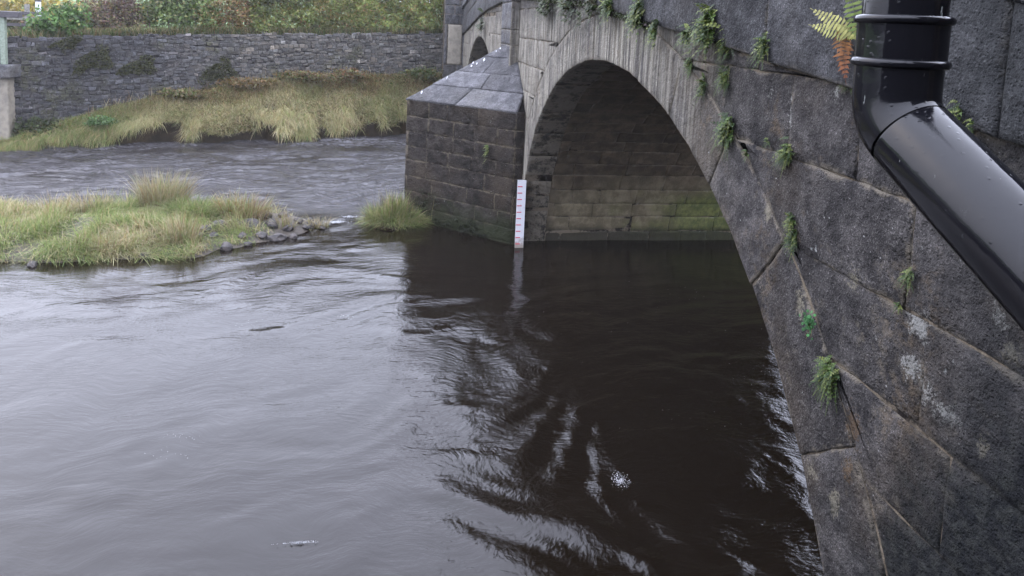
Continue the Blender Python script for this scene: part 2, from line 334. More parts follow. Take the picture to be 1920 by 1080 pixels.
def stone(name, poly, fmap, mat, parent, gap=.006, depth=.12, bev=.014, bulge=.006, proud=0.0, seg=.12, jit=.004, deepall=False):
    """poly CCW in (u,v); fmap(u,v,h) -> world point, h outward"""
    if area(poly) < 0: poly = poly[::-1]
    if abs(area(poly)) < .003: return None
    poly = simplify(poly); p0 = offset(resample(poly, seg), gap); sd_ = random.uniform(0, 99)
    p0 = [(u+jit*2*mnoise.noise(Vector((u*7, v*7, sd_))), v+jit*2*mnoise.noise(Vector((u*7, v*7, sd_+31)))) for u, v in p0]
    n = len(p0); cu = sum(u for u, v in p0)/n; cv = sum(v for u, v in p0)/n
    mind = min(math.hypot(u-cu, v-cv) for u, v in p0); b1 = min(bev, mind*.25); b2 = min(.045, mind*.35)
    p1 = offset(p0, b1); p2 = offset(p0, b2)
    tl = random.uniform(-.004, .004); tv = random.uniform(-.004, .004)
    def hh(u, v): return proud + (u-cu)*tl*2 + (v-cv)*tv*2
    V = [fmap(u, v, -depth) for u, v in p0] + [fmap(u, v, hh(u, v)-bev*.8) for u, v in p0] + [fmap(u, v, hh(u, v)) for u, v in p1] + [fmap(u, v, hh(u, v)+bulge*.6) for u, v in p2]
    F = []
    for k in range(3):
        for i in range(n):
            j = (i+1) % n; F.append((k*n+i, k*n+j, (k+1)*n+j, (k+1)*n+i))
    F.append(tuple(range(3*n, 4*n)))
    rim = [1]*(2*n)+[.8]*n+[.0]*n
    nn = Vector()
    for i in range(n): nn += Vector(V[3*n+i]).cross(Vector(V[3*n+(i+1) % n]))
    out = Vector(fmap(cu, cv, 1))-Vector(fmap(cu, cv, 0))
    if nn.dot(out) < 0: F = [f[::-1] for f in F]
    return mk(name, V, F, mat, parent, {'rim': rim}, smooth=True)
def clip(poly, nx, ny, d):   # keep nx*u+ny*v<=d
    out = []
    for i in range(len(poly)):
        a, b = poly[i], poly[(i+1) % len(poly)]; da = nx*a[0]+ny*a[1]-d; db = nx*b[0]+ny*b[1]-d
        if da <= 0: out.append(a)
        if (da < 0 < db) or (db < 0 < da):
            t = da/(da-db); out.append((a[0]+(b[0]-a[0])*t, a[1]+(b[1]-a[1])*t))
    return out
def boxpts(x0, x1, y0, y1, z0, z1):
    return [(x0, y0, z0), (x1, y0, z0), (x1, y1, z0), (x0, y1, z0), (x0, y0, z1), (x1, y0, z1), (x1, y1, z1), (x0, y1, z1)]
BF = [(0, 3, 2, 1), (4, 5, 6, 7), (0, 1, 5, 4), (1, 2, 6, 5), (2, 3, 7, 6), (3, 0, 4, 7)]
def box(name, x0, x1, y0, y1, z0, z1, mat, parent=None, bev=0.0):
    o = mk(name, boxpts(x0, x1, y0, y1, z0, z1), BF, mat, parent)
    if bev:
        b = o.modifiers.new('bevel', 'BEVEL'); b.width = bev; b.segments = 2
    return o

# ------------------------------------------------------------------ BRIDGE
YC1, ZC, EA, EB = 6.28, -.23, 4.11, 3.27
YM = 11.7                                     # centre of the middle pier; the bridge mirrors about it
BW = 4.3                                      # width of the bridge
def zstr(y):
    y = y if y <= YM else 2*YM-y
    return 2.845+.11*min(y, 6.9)+.05*max(0, min(y, YM)-6.9)
def rell(th, ea=EA, eb=EB): return 1/math.sqrt((math.cos(th)/ea)**2+(math.sin(th)/eb)**2)
def zint(y, yc):
    t = 1-((y-yc)/EA)**2
    return ZC+EB*math.sqrt(t) if t > 0 else None
bridge = empty('stone_bridge', (0, YM, 0), label='old dark gritstone road bridge with two low arches over the river', cat='bridge')

# mortar core: spandrels, barrels and the body behind the stones
def core():
    ys = sorted(set([-3.0, 2.18-.001, 2.185] + [YC1-EA*math.cos(a) for a in np.linspace(0, math.pi, 70)] + [10.385, YM, 13.015] +
                    [2*YM-YC1-EA*math.cos(a) for a in np.linspace(0, math.pi, 70)] + [21.22, 24.5]))
    V = []; F = []; rec = .009; top = lambda y: zstr(y)+.93
    lo = []
    for y in ys:
        z = zint(y, YC1); z2 = zint(y, 2*YM-YC1); zz = z if z is not None else z2
        lo.append(-.9 if zz is None else zz+rec)
    for y, z in zip(ys, lo):
        V += [(rec, y, z), (rec, y, top(y)), (BW, y, top(y)), (BW, y, z)]
    for i in range(len(ys)-1):
        a, b = 4*i, 4*i+4
        F += [(a, a+1, b+1, b), (a+1, a+2, b+2, b+1), (a+2, a+3, b+3, b+2), (a+3, a, b, b+3)]
    F += [(3, 2, 1, 0), tuple(len(V)-4+k for k in range(4))]
    mk('mortar_core', V, F, MAT['mortar_dark'], bridge)
core()
fface = lambda u, v, h: (-h, u, v)
TH = .44
def arch_theta(y, z, yc): return math.atan2(z-ZC, y-yc)
def ring(yc, thetas, thick, mirror=False, far=False):
    for i in range(len(thetas)-1):
        a, b = thetas[i], thetas[i+1]
        t = thick
        n = max(2, int(abs(b-a)*8)); ins = []; outs = []
        for k in range(n+1):
            th = a+(b-a)*k/n; r = rell(th); ins.append((yc+r*math.cos(th), ZC+r*math.sin(th)))
            # ring thickness measured along the normal of the ellipse
            nx, nz = math.cos(th)*r/EA**2, math.sin(th)*r/EB**2; ln = math.hypot(nx, nz)
            outs.append((yc+r*math.cos(th)+nx/ln*t, ZC+r*math.sin(th)+nz/ln*t))
        poly = ins+outs[::-1]
        poly = [(u, v) for u, v in poly]
        poly = clip(poly, -.11 if (yc < YM) else .11, 1, (2.835 if yc < YM else 2.835+.11*2*YM)) if abs(yc+0-yc) < 1 else poly
        if len(poly) < 3: continue
        # the intrados edge must not be pulled back by the joint gap on its own side
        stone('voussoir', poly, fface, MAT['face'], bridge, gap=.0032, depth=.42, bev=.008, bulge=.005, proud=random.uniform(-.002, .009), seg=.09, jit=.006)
th1 = [math.pi+.03]+[arch_theta(y, z, YC1) for y, z in ((2.36, .70), (2.70, 1.45), (3.24, 2.06), (3.88, 2.42), (4.55, 2.77), (5.25, 2.95), (5.95, 3.03), (6.62, 3.035), (7.30, 2.96), (7.95, 2.8), (8.55, 2.52), (9.05, 2.19), (9.45, 1.83), (9.78, 1.45), (10.05, 1.02), (10.24, .5))]+[-.02]
ring(YC1, th1, TH)
th2 = list(np.linspace(math.pi-.02, .02, 17)); ring(2*YM-YC1, th2, TH)

def _ext():
    A, Rr = [], []
    for th in np.linspace(0, math.pi/2, 80):
        r = rell(th); nx, nz = math.cos(th)*r/EA**2, math.sin(th)*r/EB**2; ln = math.hypot(nx, nz); X, Z = r*math.cos(th)+nx/ln*(TH+.002), r*math.sin(th)+nz/ln*(TH+.002)
        A.append(math.atan2(Z, X)); Rr.append(math.hypot(X, Z))
    return A, Rr
EXT_A, EXT_R = _ext()
def outer_snap(poly, yc):
    """push the points that fall inside the extrados out on to it"""
    res = []; moved = 0
    for u, v in poly:
        th = math.atan2(v-ZC, abs(u-yc)); r = math.hypot(u-yc, v-ZC)
        lim = float(np.interp(th, EXT_A, EXT_R)) if th > 0 else EA+TH
        if r < lim: u, v = (yc+math.cos(th)*lim if u > yc else yc-math.cos(th)*lim), ZC+math.sin(th)*lim; moved += 1
        res.append((u, v))
    return res, moved
def wext(z):
    zr_ = z-ZC; Rz = [R_*math.sin(A_) for A_, R_ in zip(EXT_A, EXT_R)]; Ry = [R_*math.cos(A_) for A_, R_ in zip(EXT_A, EXT_R)]
    return float(np.interp(zr_, Rz, Ry)) if zr_ < Rz[-1] else 0.0
bands = [-.35, 0.05, .43, .82, 1.20, 1.60, 1.965, 2.35, 2.755, 3.15, 3.60, 4.0]
joints = {8: [3.8, 3.05, 2.55, 1.98, 1.3], 7: [2.97, 2.2, 1.52], 6: [2.62, 2.08, 1.35], 5: [1.93, 1.30], 4: [2.15, 1.5], 9: [4.65, 3.4], 3: [1.8], 2: [1.45]}
for bi in range(len(bands)-1):
    z0, z1 = bands[bi], bands[bi+1]
    for side in (0, 1):          # 0 near half (mirrored use of the same joints beyond the pier would look copied, so it is random)
        y = -1.9 if side == 0 else YM
        if side == 0: js = sorted(joints.get(bi, []))
        else: js = []
        yend = YM if side == 0 else 24.4
        cuts = [y]
        if js: cuts += [j for j in np.arange(y+.8, js[0]-.5, .75)] + js
        while cuts[-1] < yend-.4: cuts.append(cuts[-1]+random.uniform(.55, 1.0))
        cuts[-1] = yend
        def wedge(c):      # a joint that would leave only a thin wedge against the arch ring
            return any(wext(z1)-.06 < sg_*(c-yc_) < wext(z0)+.28 for yc_ in (YC1, 2*YM-YC1) for sg_ in (-1, 1)) and z0 > 0
        cuts = [c for i_, c in enumerate(cuts) if i_ in (0, len(cuts)-1) or not wedge(c)]
        for k in range(len(cuts)-1):
            a, b = cuts[k], cuts[k+1]
            if b < .2: continue
            parts_ = [(a, b)]
            for yc_ in (YC1, 2*YM-YC1):
                if a < yc_ < b and z1 > 2.9: parts_ = [(a, yc_), (yc_, b)]
            for a, b in parts_:
              yc = YC1 if (a+b)/2 < YM else 2*YM-YC1
              sg = -1 if (a+b)/2 < yc else 1                  # which side of the arch
              inner, outer_ = (b, a) if sg < 0 else (a, b)      # edge towards the arch / away from it
              zs_ = np.linspace(z0, z1, 9); row = []
              for z_ in zs_:
                  e = yc+sg*wext(z_); q_ = min(inner, e) if sg < 0 else max(inner, e)
                  row.append(((q_-outer_)*(-sg) > .015, q_, z_))
              row = [(q_, z_) for ok, q_, z_ in row if ok]
              if len(row) < 2: continue
              poly = [(outer_, row[0][1])]+row+[(outer_, row[-1][1])]
              s_ = 1 if (a+b)/2 < YM else -1
              poly = clip(poly, -.11*s_, 1, 2.835+(0 if s_ > 0 else .11*2*YM)) if abs((a+b)/2-YM) > 4.0 else clip(poly, 0, 1, min(zstr(a), zstr(b))-.01)
              if len(poly) < 3 or abs(area(poly)) < .004: continue
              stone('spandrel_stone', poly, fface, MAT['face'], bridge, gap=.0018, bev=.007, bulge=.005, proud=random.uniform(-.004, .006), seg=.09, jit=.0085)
# parapet: two courses and a coping standing 6 cm proud of the face, following the hump of the road
def pface(u, v, h): return (-.055-h, u, v)
def parapet(y0, y1, cuts, za, zb, mat):
    for k in range(len(cuts)-1):
        a, b = cuts[k], cuts[k+1]
        stone('parapet_stone', [(a, zstr(a)+za), (b, zstr(b)+za), (b, zstr(b)+zb), (a, zstr(a)+zb)], pface, mat, bridge, gap=.004, depth=.10, bev=.012, bulge=.008, proud=random.uniform(-.003, .004), seg=.14)
c1 = [.2, 1.05, 1.84, 3.27, 4.65, 5.7, 6.9, 8.0, 9.2, 10.2, 11.15]
parapet(0, 0, c1, 0, .46, MAT['upper'])
c2 = [.2, 1.4, 2.6, 3.9, 5.1, 6.2, 7.4, 8.6, 9.8, 11.15]
parapet(0, 0, c2, .46, .78, MAT['upper'])
c3 = [12.25]+[12.25+1.17*i for i in range(1, 11)]
parapet(0, 0, c3, 0, .46, MAT['upper']); parapet(0, 0, c3, .46, .78, MAT['upper'])
for cc_ in ([.2+1.1*i for i in range(11)][:11], [12.3+1.2*i for i in range(11)]):
    for a, b in zip(cc_[:-1], cc_[1:]):
        mk('coping_stone', [(-.12, a+.005, zstr(a)+.785), (.42, a+.005, zstr(a)+.785), (.42, b-.005, zstr(b)+.785), (-.12, b-.005, zstr(b)+.785),
                            (-.10, a+.005, zstr(a)+.96), (.40, a+.005, zstr(a)+.96), (.40, b-.005, zstr(b)+.96), (-.10, b-.005, zstr(b)+.96)], BF, MAT['upper'], bridge)

# barrel of the near arch: every stone of the lining that faces the camera
def bmap(u, v, h):
    r = rell(v); nx, nz = math.cos(v)*r/EA**2, math.sin(v)*r/EB**2; ln = math.hypot(nx, nz)
    return (u, YC1+r*math.cos(v)-nx/ln*h, ZC+r*math.sin(v)-nz/ln*h)
ths = [-.03]
while ths[-1] < 1.95:
    r = rell(ths[-1]); ths.append(ths[-1]+random.uniform(.21, .29)/r)
for i in range(len(ths)-1):
    x = .445+random.uniform(0, .35); xs = [.425]
    while x < BW-.3: xs.append(x); x += random.uniform(.40, .85)
    xs.append(BW-.02)
    for a, b in zip(xs[:-1], xs[1:]):
        t0, t1 = ths[i], ths[i+1]; k = rell((t0+t1)/2)
        # work in metres: u along the barrel, v = angle*k
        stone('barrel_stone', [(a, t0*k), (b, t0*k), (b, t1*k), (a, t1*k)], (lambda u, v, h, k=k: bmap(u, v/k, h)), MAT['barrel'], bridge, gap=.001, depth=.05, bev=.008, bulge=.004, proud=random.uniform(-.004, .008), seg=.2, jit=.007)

# middle pier: cutwater with sloping slab roof and a pilaster above it
NOSE = Vector((-1.77, YM, 2.04)); KN = Vector((-.15, 10.21, 2.05)); APX = Vector((-.15, YM, 3.0))
def cw_core():
    c = .010
    def pts(z, k): return [(.0, 10.21+c, z), (-.15+c*.4, 10.21+c, z), (-1.77+c*1.4, YM, z), (-.15+c*.4, 2*YM-10.21-c, z), (0, 2*YM-10.21-c, z)]
    V = pts(-.9, 0)+pts(2.03, 0)+[(0, YM, 3.06)]
    F = [(i, (i+1) % 5, 5+(i+1) % 5, 5+i) for i in range(5)]+[(4, 3, 2, 1, 0)]
    V += [(-.15, YM, 2.985)]
    F += [(5, 6, 11), (6, 7, 11), (7, 8, 11), (8, 9, 11), (5, 11, 10), (9, 10, 11)]
    mk('cutwater_core', V, [f[::-1] for f in F], MAT['mortar_pier'], bridge)
cw_core()
E1 = Vector((KN.x-NOSE.x, KN.y-NOSE.y, 0)); L1 = E1.length; E1.normalize(); N1 = Vector((-abs(E1.y), -abs(E1.x), 0)); N1.normalize()
def cw(mir):
    def f(u, v, h):
        p = Vector((NOSE.x, NOSE.y, 0))+E1*u+N1*h
        return (p.x, p.y if not mir else 2*YM-p.y, v)
    return f
cz = [-.45, -.15, .02, .24, .48, .74, 1.02, 1.25, 1.50, 1.76, 2.045]
for mir in (0, 1):
    f = cw(mir)
    for i in range(len(cz)-1):
        cuts = [0.0]; 
        while cuts[-1] < L1-.45: cuts.append(cuts[-1]+random.uniform(.38, .75))
        cuts[-1] = L1 if L1-cuts[-1] < .25 else cuts[-1]
        if cuts[-1] < L1: cuts.append(L1)
        for a, b in zip(cuts[:-1], cuts[1:]):
            stone('cutwater_stone', [(a, cz[i]), (b, cz[i]), (b, cz[i+1]), (a, cz[i+1])], f, MAT['pier'], bridge, gap=.0015, depth=.06, bev=.006, bulge=.003, proud=random.uniform(-.003, .004), seg=.14, jit=.006)
sh = lambda u, v, h: (u, 10.21-h, v)
shm = lambda u, v, h: (u, 2*YM-10.21+h, v)
for i in range(len(cz)-1):
    for f in (sh, shm): stone('cutwater_stone', [(-.145, cz[i]), (.0, cz[i]), (.0, cz[i+1]), (-.145, cz[i+1])], f, MAT['pier'], bridge, gap=.004, depth=.05, bev=.01, bulge=.003, seg=.14)
# roof slabs
RN = (KN-NOSE).cross(APX-NOSE).normalized()
if RN.z < 0: RN = -RN
e_ = (KN-NOSE).normalized(); v_ = RN.cross(e_).normalized()
if v_.z < 0: v_ = -v_
def r2(p): d = p-NOSE; return (d.dot(e_), d.dot(v_))
def rf(mir):
    def f(u, v, h):
        p = NOSE+e_*u+v_*v+RN*h; return (p.x, p.y if not mir else 2*YM-p.y, p.z)
    return f
def rz(z):   # ridge point and wall point at height z
    k = (z-NOSE.z)/(APX.z-NOSE.z); a = NOSE+(APX-NOSE)*k
    d = e_.copy(); t = (0-a.x)/d.x; b = a+d*t
    if b.y < 10.21: t = (10.21-a.y)/d.y; b = a+d*t
    return a, b
zr = [2.04, 2.29, 2.53, 2.79, 2.985]
splits = [[.47], [.55], [.42], []]
for mir in (0, 1):
    for i in range(4):
        a0, b0 = rz(zr[i]); a1, b1 = rz(zr[i+1])
        P0, Q0, P1, Q1 = r2(a0), r2(b0), r2(a1), r2(b1)
        if i == 0: P0 = (P0[0]-.02, P0[1]-.02); Q0 = (Q0[0]+.02, Q0[1]-.02)
        ks = [0]+splits[i]+[1]
        for ka, kb in zip(ks[:-1], ks[1:]):
            lerp = lambda A, B, t: (A[0]+(B[0]-A[0])*t, A[1]+(B[1]-A[1])*t)
            stone('roof_slab', [lerp(P0, Q0, ka), lerp(P0, Q0, kb), lerp(P1, Q1, kb), lerp(P1, Q1, ka)], rf(mir), MAT['roof'], bridge, gap=.003, depth=.03, bev=.012, bulge=.006, proud=.010+.006*(i % 2), seg=.16, jit=.006)
# white droppings and specks painted by birds on the ridge
for i in range(9):
    k = random.choice([.02, .12, .38, .55, .6, .64, .68, .72, .86, .9, .94, .97])+random.uniform(-.02, .02)
    a = NOSE+(APX-NOSE)*k; q = r2(a); w = random.uniform(.006, .014); l = random.uniform(.012, .038)
    u0, v0 = q[0]+random.uniform(.03, .14), q[1]; f = rf(0)
    pts = [f(u0+w*math.cos(t)*random.uniform(.6, 1)-math.sin(t)*l*.25, v0+l*math.sin(t), .024) for t in np.linspace(0, 2*math.pi, 8)[:-1]]
    pb = [f(u0+w*1.2*math.cos(t)-math.sin(t)*l*.25, v0+l*1.2*math.sin(t), .012) for t in np.linspace(0, 2*math.pi, 8)[:-1]]
    mk('bird_dropping', pts+pb, [tuple(range(7))]+[(i2, 7+i2, 7+(i2+1) % 7, (i2+1) % 7) for i2 in range(7)], MAT['white'], bridge)
# pilaster
pz = [2.2, 2.62, 3.02, 3.27, 3.72, 4.15, 4.5]
box('pilaster_core', -.13, .02, 11.18, 12.22, 2.2, 4.45, MAT['mortar_dark'], bridge)
for i in range(len(pz)-1):
    z0, z1 = pz[i], pz[i+1]; m_ = MAT['pilaster']
    js = [11.16, 11.16+random.uniform(.35, .7), 12.24]
    for a, b in zip(js[:-1], js[1:]):
        stone('pilaster_stone', [(a, z0), (b, z0), (b, z1), (a, z1)], lambda u, v, h: (-.15-h, u, v), m_, bridge, gap=.004, depth=.05, bulge=.004)
    stone('pilaster_stone', [(-.15, z0), (0, z0), (0, z1), (-.15, z1)], lambda u, v, h: (u, 11.16-h, v), MAT['face'], bridge, gap=.003, depth=.03, bev=.008, bulge=.003)
    stone('pilaster_stone', [(-.15, z0), (0, z0), (0, z1), (-.15, z1)], lambda u, v, h: (u, 12.24+h, v), m_, bridge, gap=.003, depth=.03, bev=.008, bulge=.003)

# ------------------------------------------------------------------ far abutment, retaining wall, bank
abut = empty('abutment_wall', (-.3, 22, 0), label='squared grey masonry end wall with a pale panel where the far arch meets the bank', cat='wall')
box('masonry_core', -.62, .30, 21.86, 23.4, -.5, 4.15, MAT['mortar_dark'], abut)
zz = [.0, .4, .8, 1.2, 1.6, 2.05, 3.30, 3.62, 3.9, 4.2]
for i in range(len(zz)-1):
    z0, z1 = zz[i], zz[i+1]
    if i == 5:
        stone('pale_panel', [(-.50, z0), (-.06, z0), (-.06, z1), (-.50, z1)], lambda u, v, h: (u, 21.80-h, v), MAT['paler'], abut, depth=.06)
        stone('stone', [(-.05, z0), (.30, z0), (.30, z1), (-.05, z1)], lambda u, v, h: (u, 21.84-h, v), MAT['pilaster'], abut, depth=.04)
        stone('stone', [(-.62, z0), (-.51, z0), (-.51, z1), (-.62, z1)], lambda u, v, h: (u, 21.84-h, v), MAT['pilaster'], abut, depth=.04)
    else:
        c = random.uniform(-.35, -.1)
        for a, b in ((-.62, c), (c, .30)): stone('stone', [(a, z0), (b, z0), (b, z1), (a, z1)], lambda u, v, h: (u, 21.84-h, v), MAT['upper'], abut, depth=.04, proud=random.uniform(0, .015))
WA = Vector((-15.5, 15.88, 0)); WB = Vector((-.45, 22.5, 0)); WD = (WB-WA).normalized(); WN = Vector((WD.y, -WD.x, 0)); WL = (WB-WA).length
def walltop(x): return float(np.interp(x, [-16, -10.9, -8.7, -6.9, -4.3, -.4], [2.45, 2.53, 2.66, 2.78, 2.84, 3.04]))
def wallbase(x): return float(np.interp(x, [-16, -11, -9.1, -8.1, -6.5, -4.8, -2.7, -.4], [-.3, .05, .80, 1.05, 1.34, 1.60, 1.64, 1.66]))
def wpt(s, z, h): p = WA+WD*s+WN*h; return (p.x, p.y, z)
rwall = empty('retaining_wall', (WA+WD*8), label='long grey rubble retaining wall with moss along the far bank', cat='wall')
def rub():
    V = []; 
    n = 60
    for i in range(n+1):
        s = WL*i/n; x = WA.x+WD.x*s; t = walltop(x)-.02
        V += [wpt(s, -.5, 0), wpt(s, t, 0), wpt(s, t, -.45), wpt(s, -.5, -.45)]
    F = []
    for i in range(n):
        a, b = 4*i, 4*i+4; F += [(a, b, b+1, a+1), (a+1, b+1, b+2, a+2), (a+2, b+2, b+3, a+3)]
    mk('wall_core', V, F, MAT['mortar_grey'], rwall)
    stones = []
    z = -.1
    while z < 3.1:
        hgt = random.uniform(.06, .13); s = 3.2
        while s < WL:
            w = random.uniform(.07, .24); x = WA.x+WD.x*(s+w/2)
            zz_ = z + .07*math.sin(s*1.3+z*2)+random.uniform(-.025, .025)
            if zz_ > wallbase(x)-.35 and zz_+hgt < walltop(x)+.05: stones.append((s, w, zz_, hgt, x))
            s += w
        z += hgt
    stones.sort(key=lambda q: -q[1]*q[3]*(1+.0*q[4]))
    def geo(s, w, z, h, x):
        g = .003; pr = random.uniform(.008, .035); j = lambda a: random.uniform(-a*1.5, a*1.5)
        o = [(s+g+j(.012), z+g+j(.01)), (s+w/2+j(.03), z+g+j(.006)), (s+w-g+j(.012), z+g+j(.01)), (s+w-g+j(.012), z+h-g+j(.01)), (s+w/2+j(.03), z+h-g+j(.008)), (s+g+j(.012), z+h-g+j(.01))]
        cu, cv = s+w/2, z+h/2
        V = [wpt(u, v, .0) for u, v in o]+[wpt(cu+(u-cu)*.78, cv+(v-cv)*.72, pr+j(.008)) for u, v in o]
        F = [(i, (i+1) % 6, 6+(i+1) % 6, 6+i) for i in range(6)]+[(6, 7, 8, 9, 10, 11)]
        k = float(sstep(-9.5, -5.5, x)); b = random.uniform(.010, .036)*(1-k)+random.uniform(.05, .10)*k
        b *= random.choice([.6, .8, 1, 1, 1.25])
        if random.random() < .12*(1-k)+.05: b *= random.uniform(1.6, 3)
        w_ = random.uniform(-.06, .10); c = (b*(1+.08*k+w_), b*(.98+.03*k), b*(1.06-.18*k-w_), 1)
        return V, F, [c]*12
    for st in stones[:300]:
        V, F, c = geo(*st); mk('stone', V, F, MAT['rubble'], rwall, cols=c)
    VV, FF, CC = [], [], []
    for st in stones[300:]:
        V, F, c = geo(*st); o = len(VV); VV += V; FF += [tuple(o+i for i in f) for f in F]; CC += c
    tag(mk('small_rubble', VV, FF, MAT['rubble'], rwall, cols=CC), kind='stuff')
rub()

EDGE = [(-16, 14.6), (-13, 16.0), (-10.9, 17.25), (-10.3, 17.5), (-9.4, 17.95), (-8.47, 18.3), (-6.6, 18.75), (-4.88, 19.2), (-3.2, 20.0), (-1.89, 20.6), (-.3, 21.3), (.5, 21.9)]
def edge_y(x): return float(np.interp(x, [e[0] for e in EDGE], [e[1] for e in EDGE]))
def wall_y(x): return WA.y+(x-WA.x)*WD.y/WD.x
def bank_z(x, t):   # t 0 water edge .. 1 wall foot
    top = wallbase(x); lip = min(top*.42, .42)
    lipn = lip*(1+.5*float(vnoise(x*1.1, 3.3, 2))+.3*float(vnoise(x*3.1, 1.3, 5)))
    if t < .13: return -.15+(lipn+.15)*(t/.13)**.6
    return lipn+(top+.03-lipn)*((t-.13)/.87)**.9
def bank():
    xs = np.linspace(-16, .3, 220); ts = np.concatenate([np.linspace(0, .13, 5), np.linspace(.18, 1.05, 14)]); V = []
    for x in xs:
        ye, yw = edge_y(x)+.12*math.sin(x*3.1)+.06*math.sin(x*7.7), wall_y(x)
        for t in ts: V.append((x, ye+(yw-ye)*t, bank_z(x, min(t, 1))+.03*mnoise.noise(Vector((x*4, t*6, 0)))))
    n = len(ts); F = [(i*n+j, (i+1)*n+j, (i+1)*n+j+1, i*n+j+1) for i in range(len(xs)-1) for j in range(n-1)]
    tag(mk('river_bank', V, F, MAT['soil'], smooth=True), label='steep earth river bank below the rubble wall', kind='structure')
bank()

def blades(P, H, lean, wid, cols, droop=.35, dr_=None):
    """P (n,3) roots; H heights; lean (n,2) horizontal lean in metres at tip; returns arrays"""
    n = len(P); a = rng.random(n)*2*np.pi; sx, sy = np.cos(a)*wid/2, np.sin(a)*wid/2
    V = np.zeros((n, 7, 3)); side = np.stack([sx, sy, np.zeros(n)], 1)
    up = np.stack([np.zeros(n), np.zeros(n), H], 1); L = np.concatenate([lean, np.zeros((n, 1))], 1)
    drp = np.ones(n) if dr_ is None else dr_/droop
    def c(t): return P+up*(t-droop*t*t*(np.minimum(1, np.linalg.norm(lean, axis=1)/H)*drp)[:, None])+L*(t*t)
    V[:, 0] = P-side; V[:, 1] = P+side; q = c(.4); V[:, 2] = q+side*.85; V[:, 3] = q-side*.85
    q = c(.75); V[:, 4] = q+side*.55; V[:, 5] = q-side*.55; V[:, 6] = c(1.0)
    base = (np.arange(n)*7)[:, None]
    q1 = base+np.array([0, 1, 2, 3]); q2 = base+np.array([3, 2, 4, 5]); t3 = base+np.array([5, 4, 6])
    loops = np.concatenate([q1, q2, t3], 1).ravel(); sizes = np.tile([4, 4, 3], n)
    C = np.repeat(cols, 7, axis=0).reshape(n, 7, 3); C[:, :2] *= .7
    return V.reshape(-1, 3), loops, sizes, C.reshape(-1, 3)
def grass_obj(name, P, H, lean, wid, cols, parent=None, mat=None, dr_=None, **k):
    V, l, s, c = blades(np.asarray(P), H, lean, wid, cols, dr_=dr_)
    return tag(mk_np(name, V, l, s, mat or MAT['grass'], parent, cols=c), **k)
def pal(n, cols, w, g=.72):
    cols = np.array(cols); i = rng.choice(len(cols), n, p=np.array(w)/sum(w)); c = g*cols[i]*(rng.uniform(.7, 1.3, (n, 1)))*(rng.uniform(.93, 1.07, (n, 3))); return c
GREEN, LGREEN, STRAW, BROWN, PALE, DGREEN = (.11, .16, .04), (.20, .26, .08), (.36, .30, .15), (.19, .12, .055), (.46, .41, .25), (.045, .075, .02)
# bank grass
def bankgrass():
    n = 80000; x = rng.uniform(-11.2, .1, n); t = rng.random(n)**1.25*.98+.05
    ye = np.interp(x, [e[0] for e in EDGE], [e[1] for e in EDGE])+.12*np.sin(x*3.1)+.06*np.sin(x*7.7); yw = WA.y+(x-WA.x)*WD.y/WD.x
    z = np.array([bank_z(a, min(b, 1)) for a, b in zip(x, t)]); y = ye+(yw-ye)*t
    # thin clumps: drop blades where a clump noise is low near the lip so the soil shows
    cl = vnoise(x*2.2, y*2.2, 3); keep = (t > .12) | (cl > -.1); x, y, z, t, cl = x[keep], y[keep], z[keep], t[keep], cl[keep]; n = len(x)
    H = rng.uniform(.10, .30, n)*(1+.5*cl)*np.where(t > .75, .8, 1)*np.where(t < .3, 1.1, 1)
    ln = np.stack([rng.normal(.04, .13, n), -rng.uniform(.08, .34, n)*np.where(t < .35, 1.5, 1)], 1); dr_ = np.where(t < .35, rng.uniform(.8, 2.2, n)*np.where(vnoise(x*3, y, 8) > -.2, 1, .5), rng.uniform(.5, 1.5, n)); c_bright = 1
    g = pal(n, [GREEN, LGREEN, STRAW, BROWN], [2, 2.4, 3, .4], 1.1); st = pal(n, [STRAW, PALE, LGREEN, BROWN], [4, 2.6, 1.6, .3], 1.25); br = pal(n, [BROWN, (.24, .13, .06), DGREEN, STRAW, GREEN], [2.5, 1.8, .6, 2.6, 2.2], 1.15)
    k = sstep(.55, .8, t+.18*vnoise(x*1.1, y*2, 5))[:, None]; c = st*(1-k)+br*k
    lg = sstep(-7.8, -9.3, x)[:, None]; c = c*(1-lg)+g*lg
    gg = sstep(.15, .5, vnoise(x*1.3, t*3, 9))[:, None]*.6; c = c*(1-gg)+g*gg
    grass_obj('bank_grass', np.stack([x, y, z], 1), H, ln, rng.uniform(.008, .018, n), c, dr_=dr_, kind='stuff', label='long straw coloured grass drooping over the far bank', cat='grass')
bankgrass()
# low green clumps at the foot of the bank
for px, py, w_, lab in ((282, 262, .55, 'low bright green grass clump at the far waterline, the larger of two'), (345, 262, .28, 'low bright green grass clump at the far waterline, the smaller of two'), (505, 256, .35, 'flattened pale green grass clump beside the white stone at the far waterline')):
    c = at_z(px, py, .02); n = 1500; a = rng.random(n)*6.28; r = np.sqrt(rng.random(n)); P = np.stack([c.x+np.cos(a)*r*w_, c.y+.1+np.sin(a)*r*.2, np.full(n, .02)+.08*(1-r)], 1)
    grass_obj('grass_clump', P, rng.uniform(.06, .16, n), rng.normal(0, .08, (n, 2)), np.full(n, .012), pal(n, [LGREEN, GREEN, STRAW], [3, 2, 1]), label=lab, cat='grass', group='grass clumps at the far waterline')

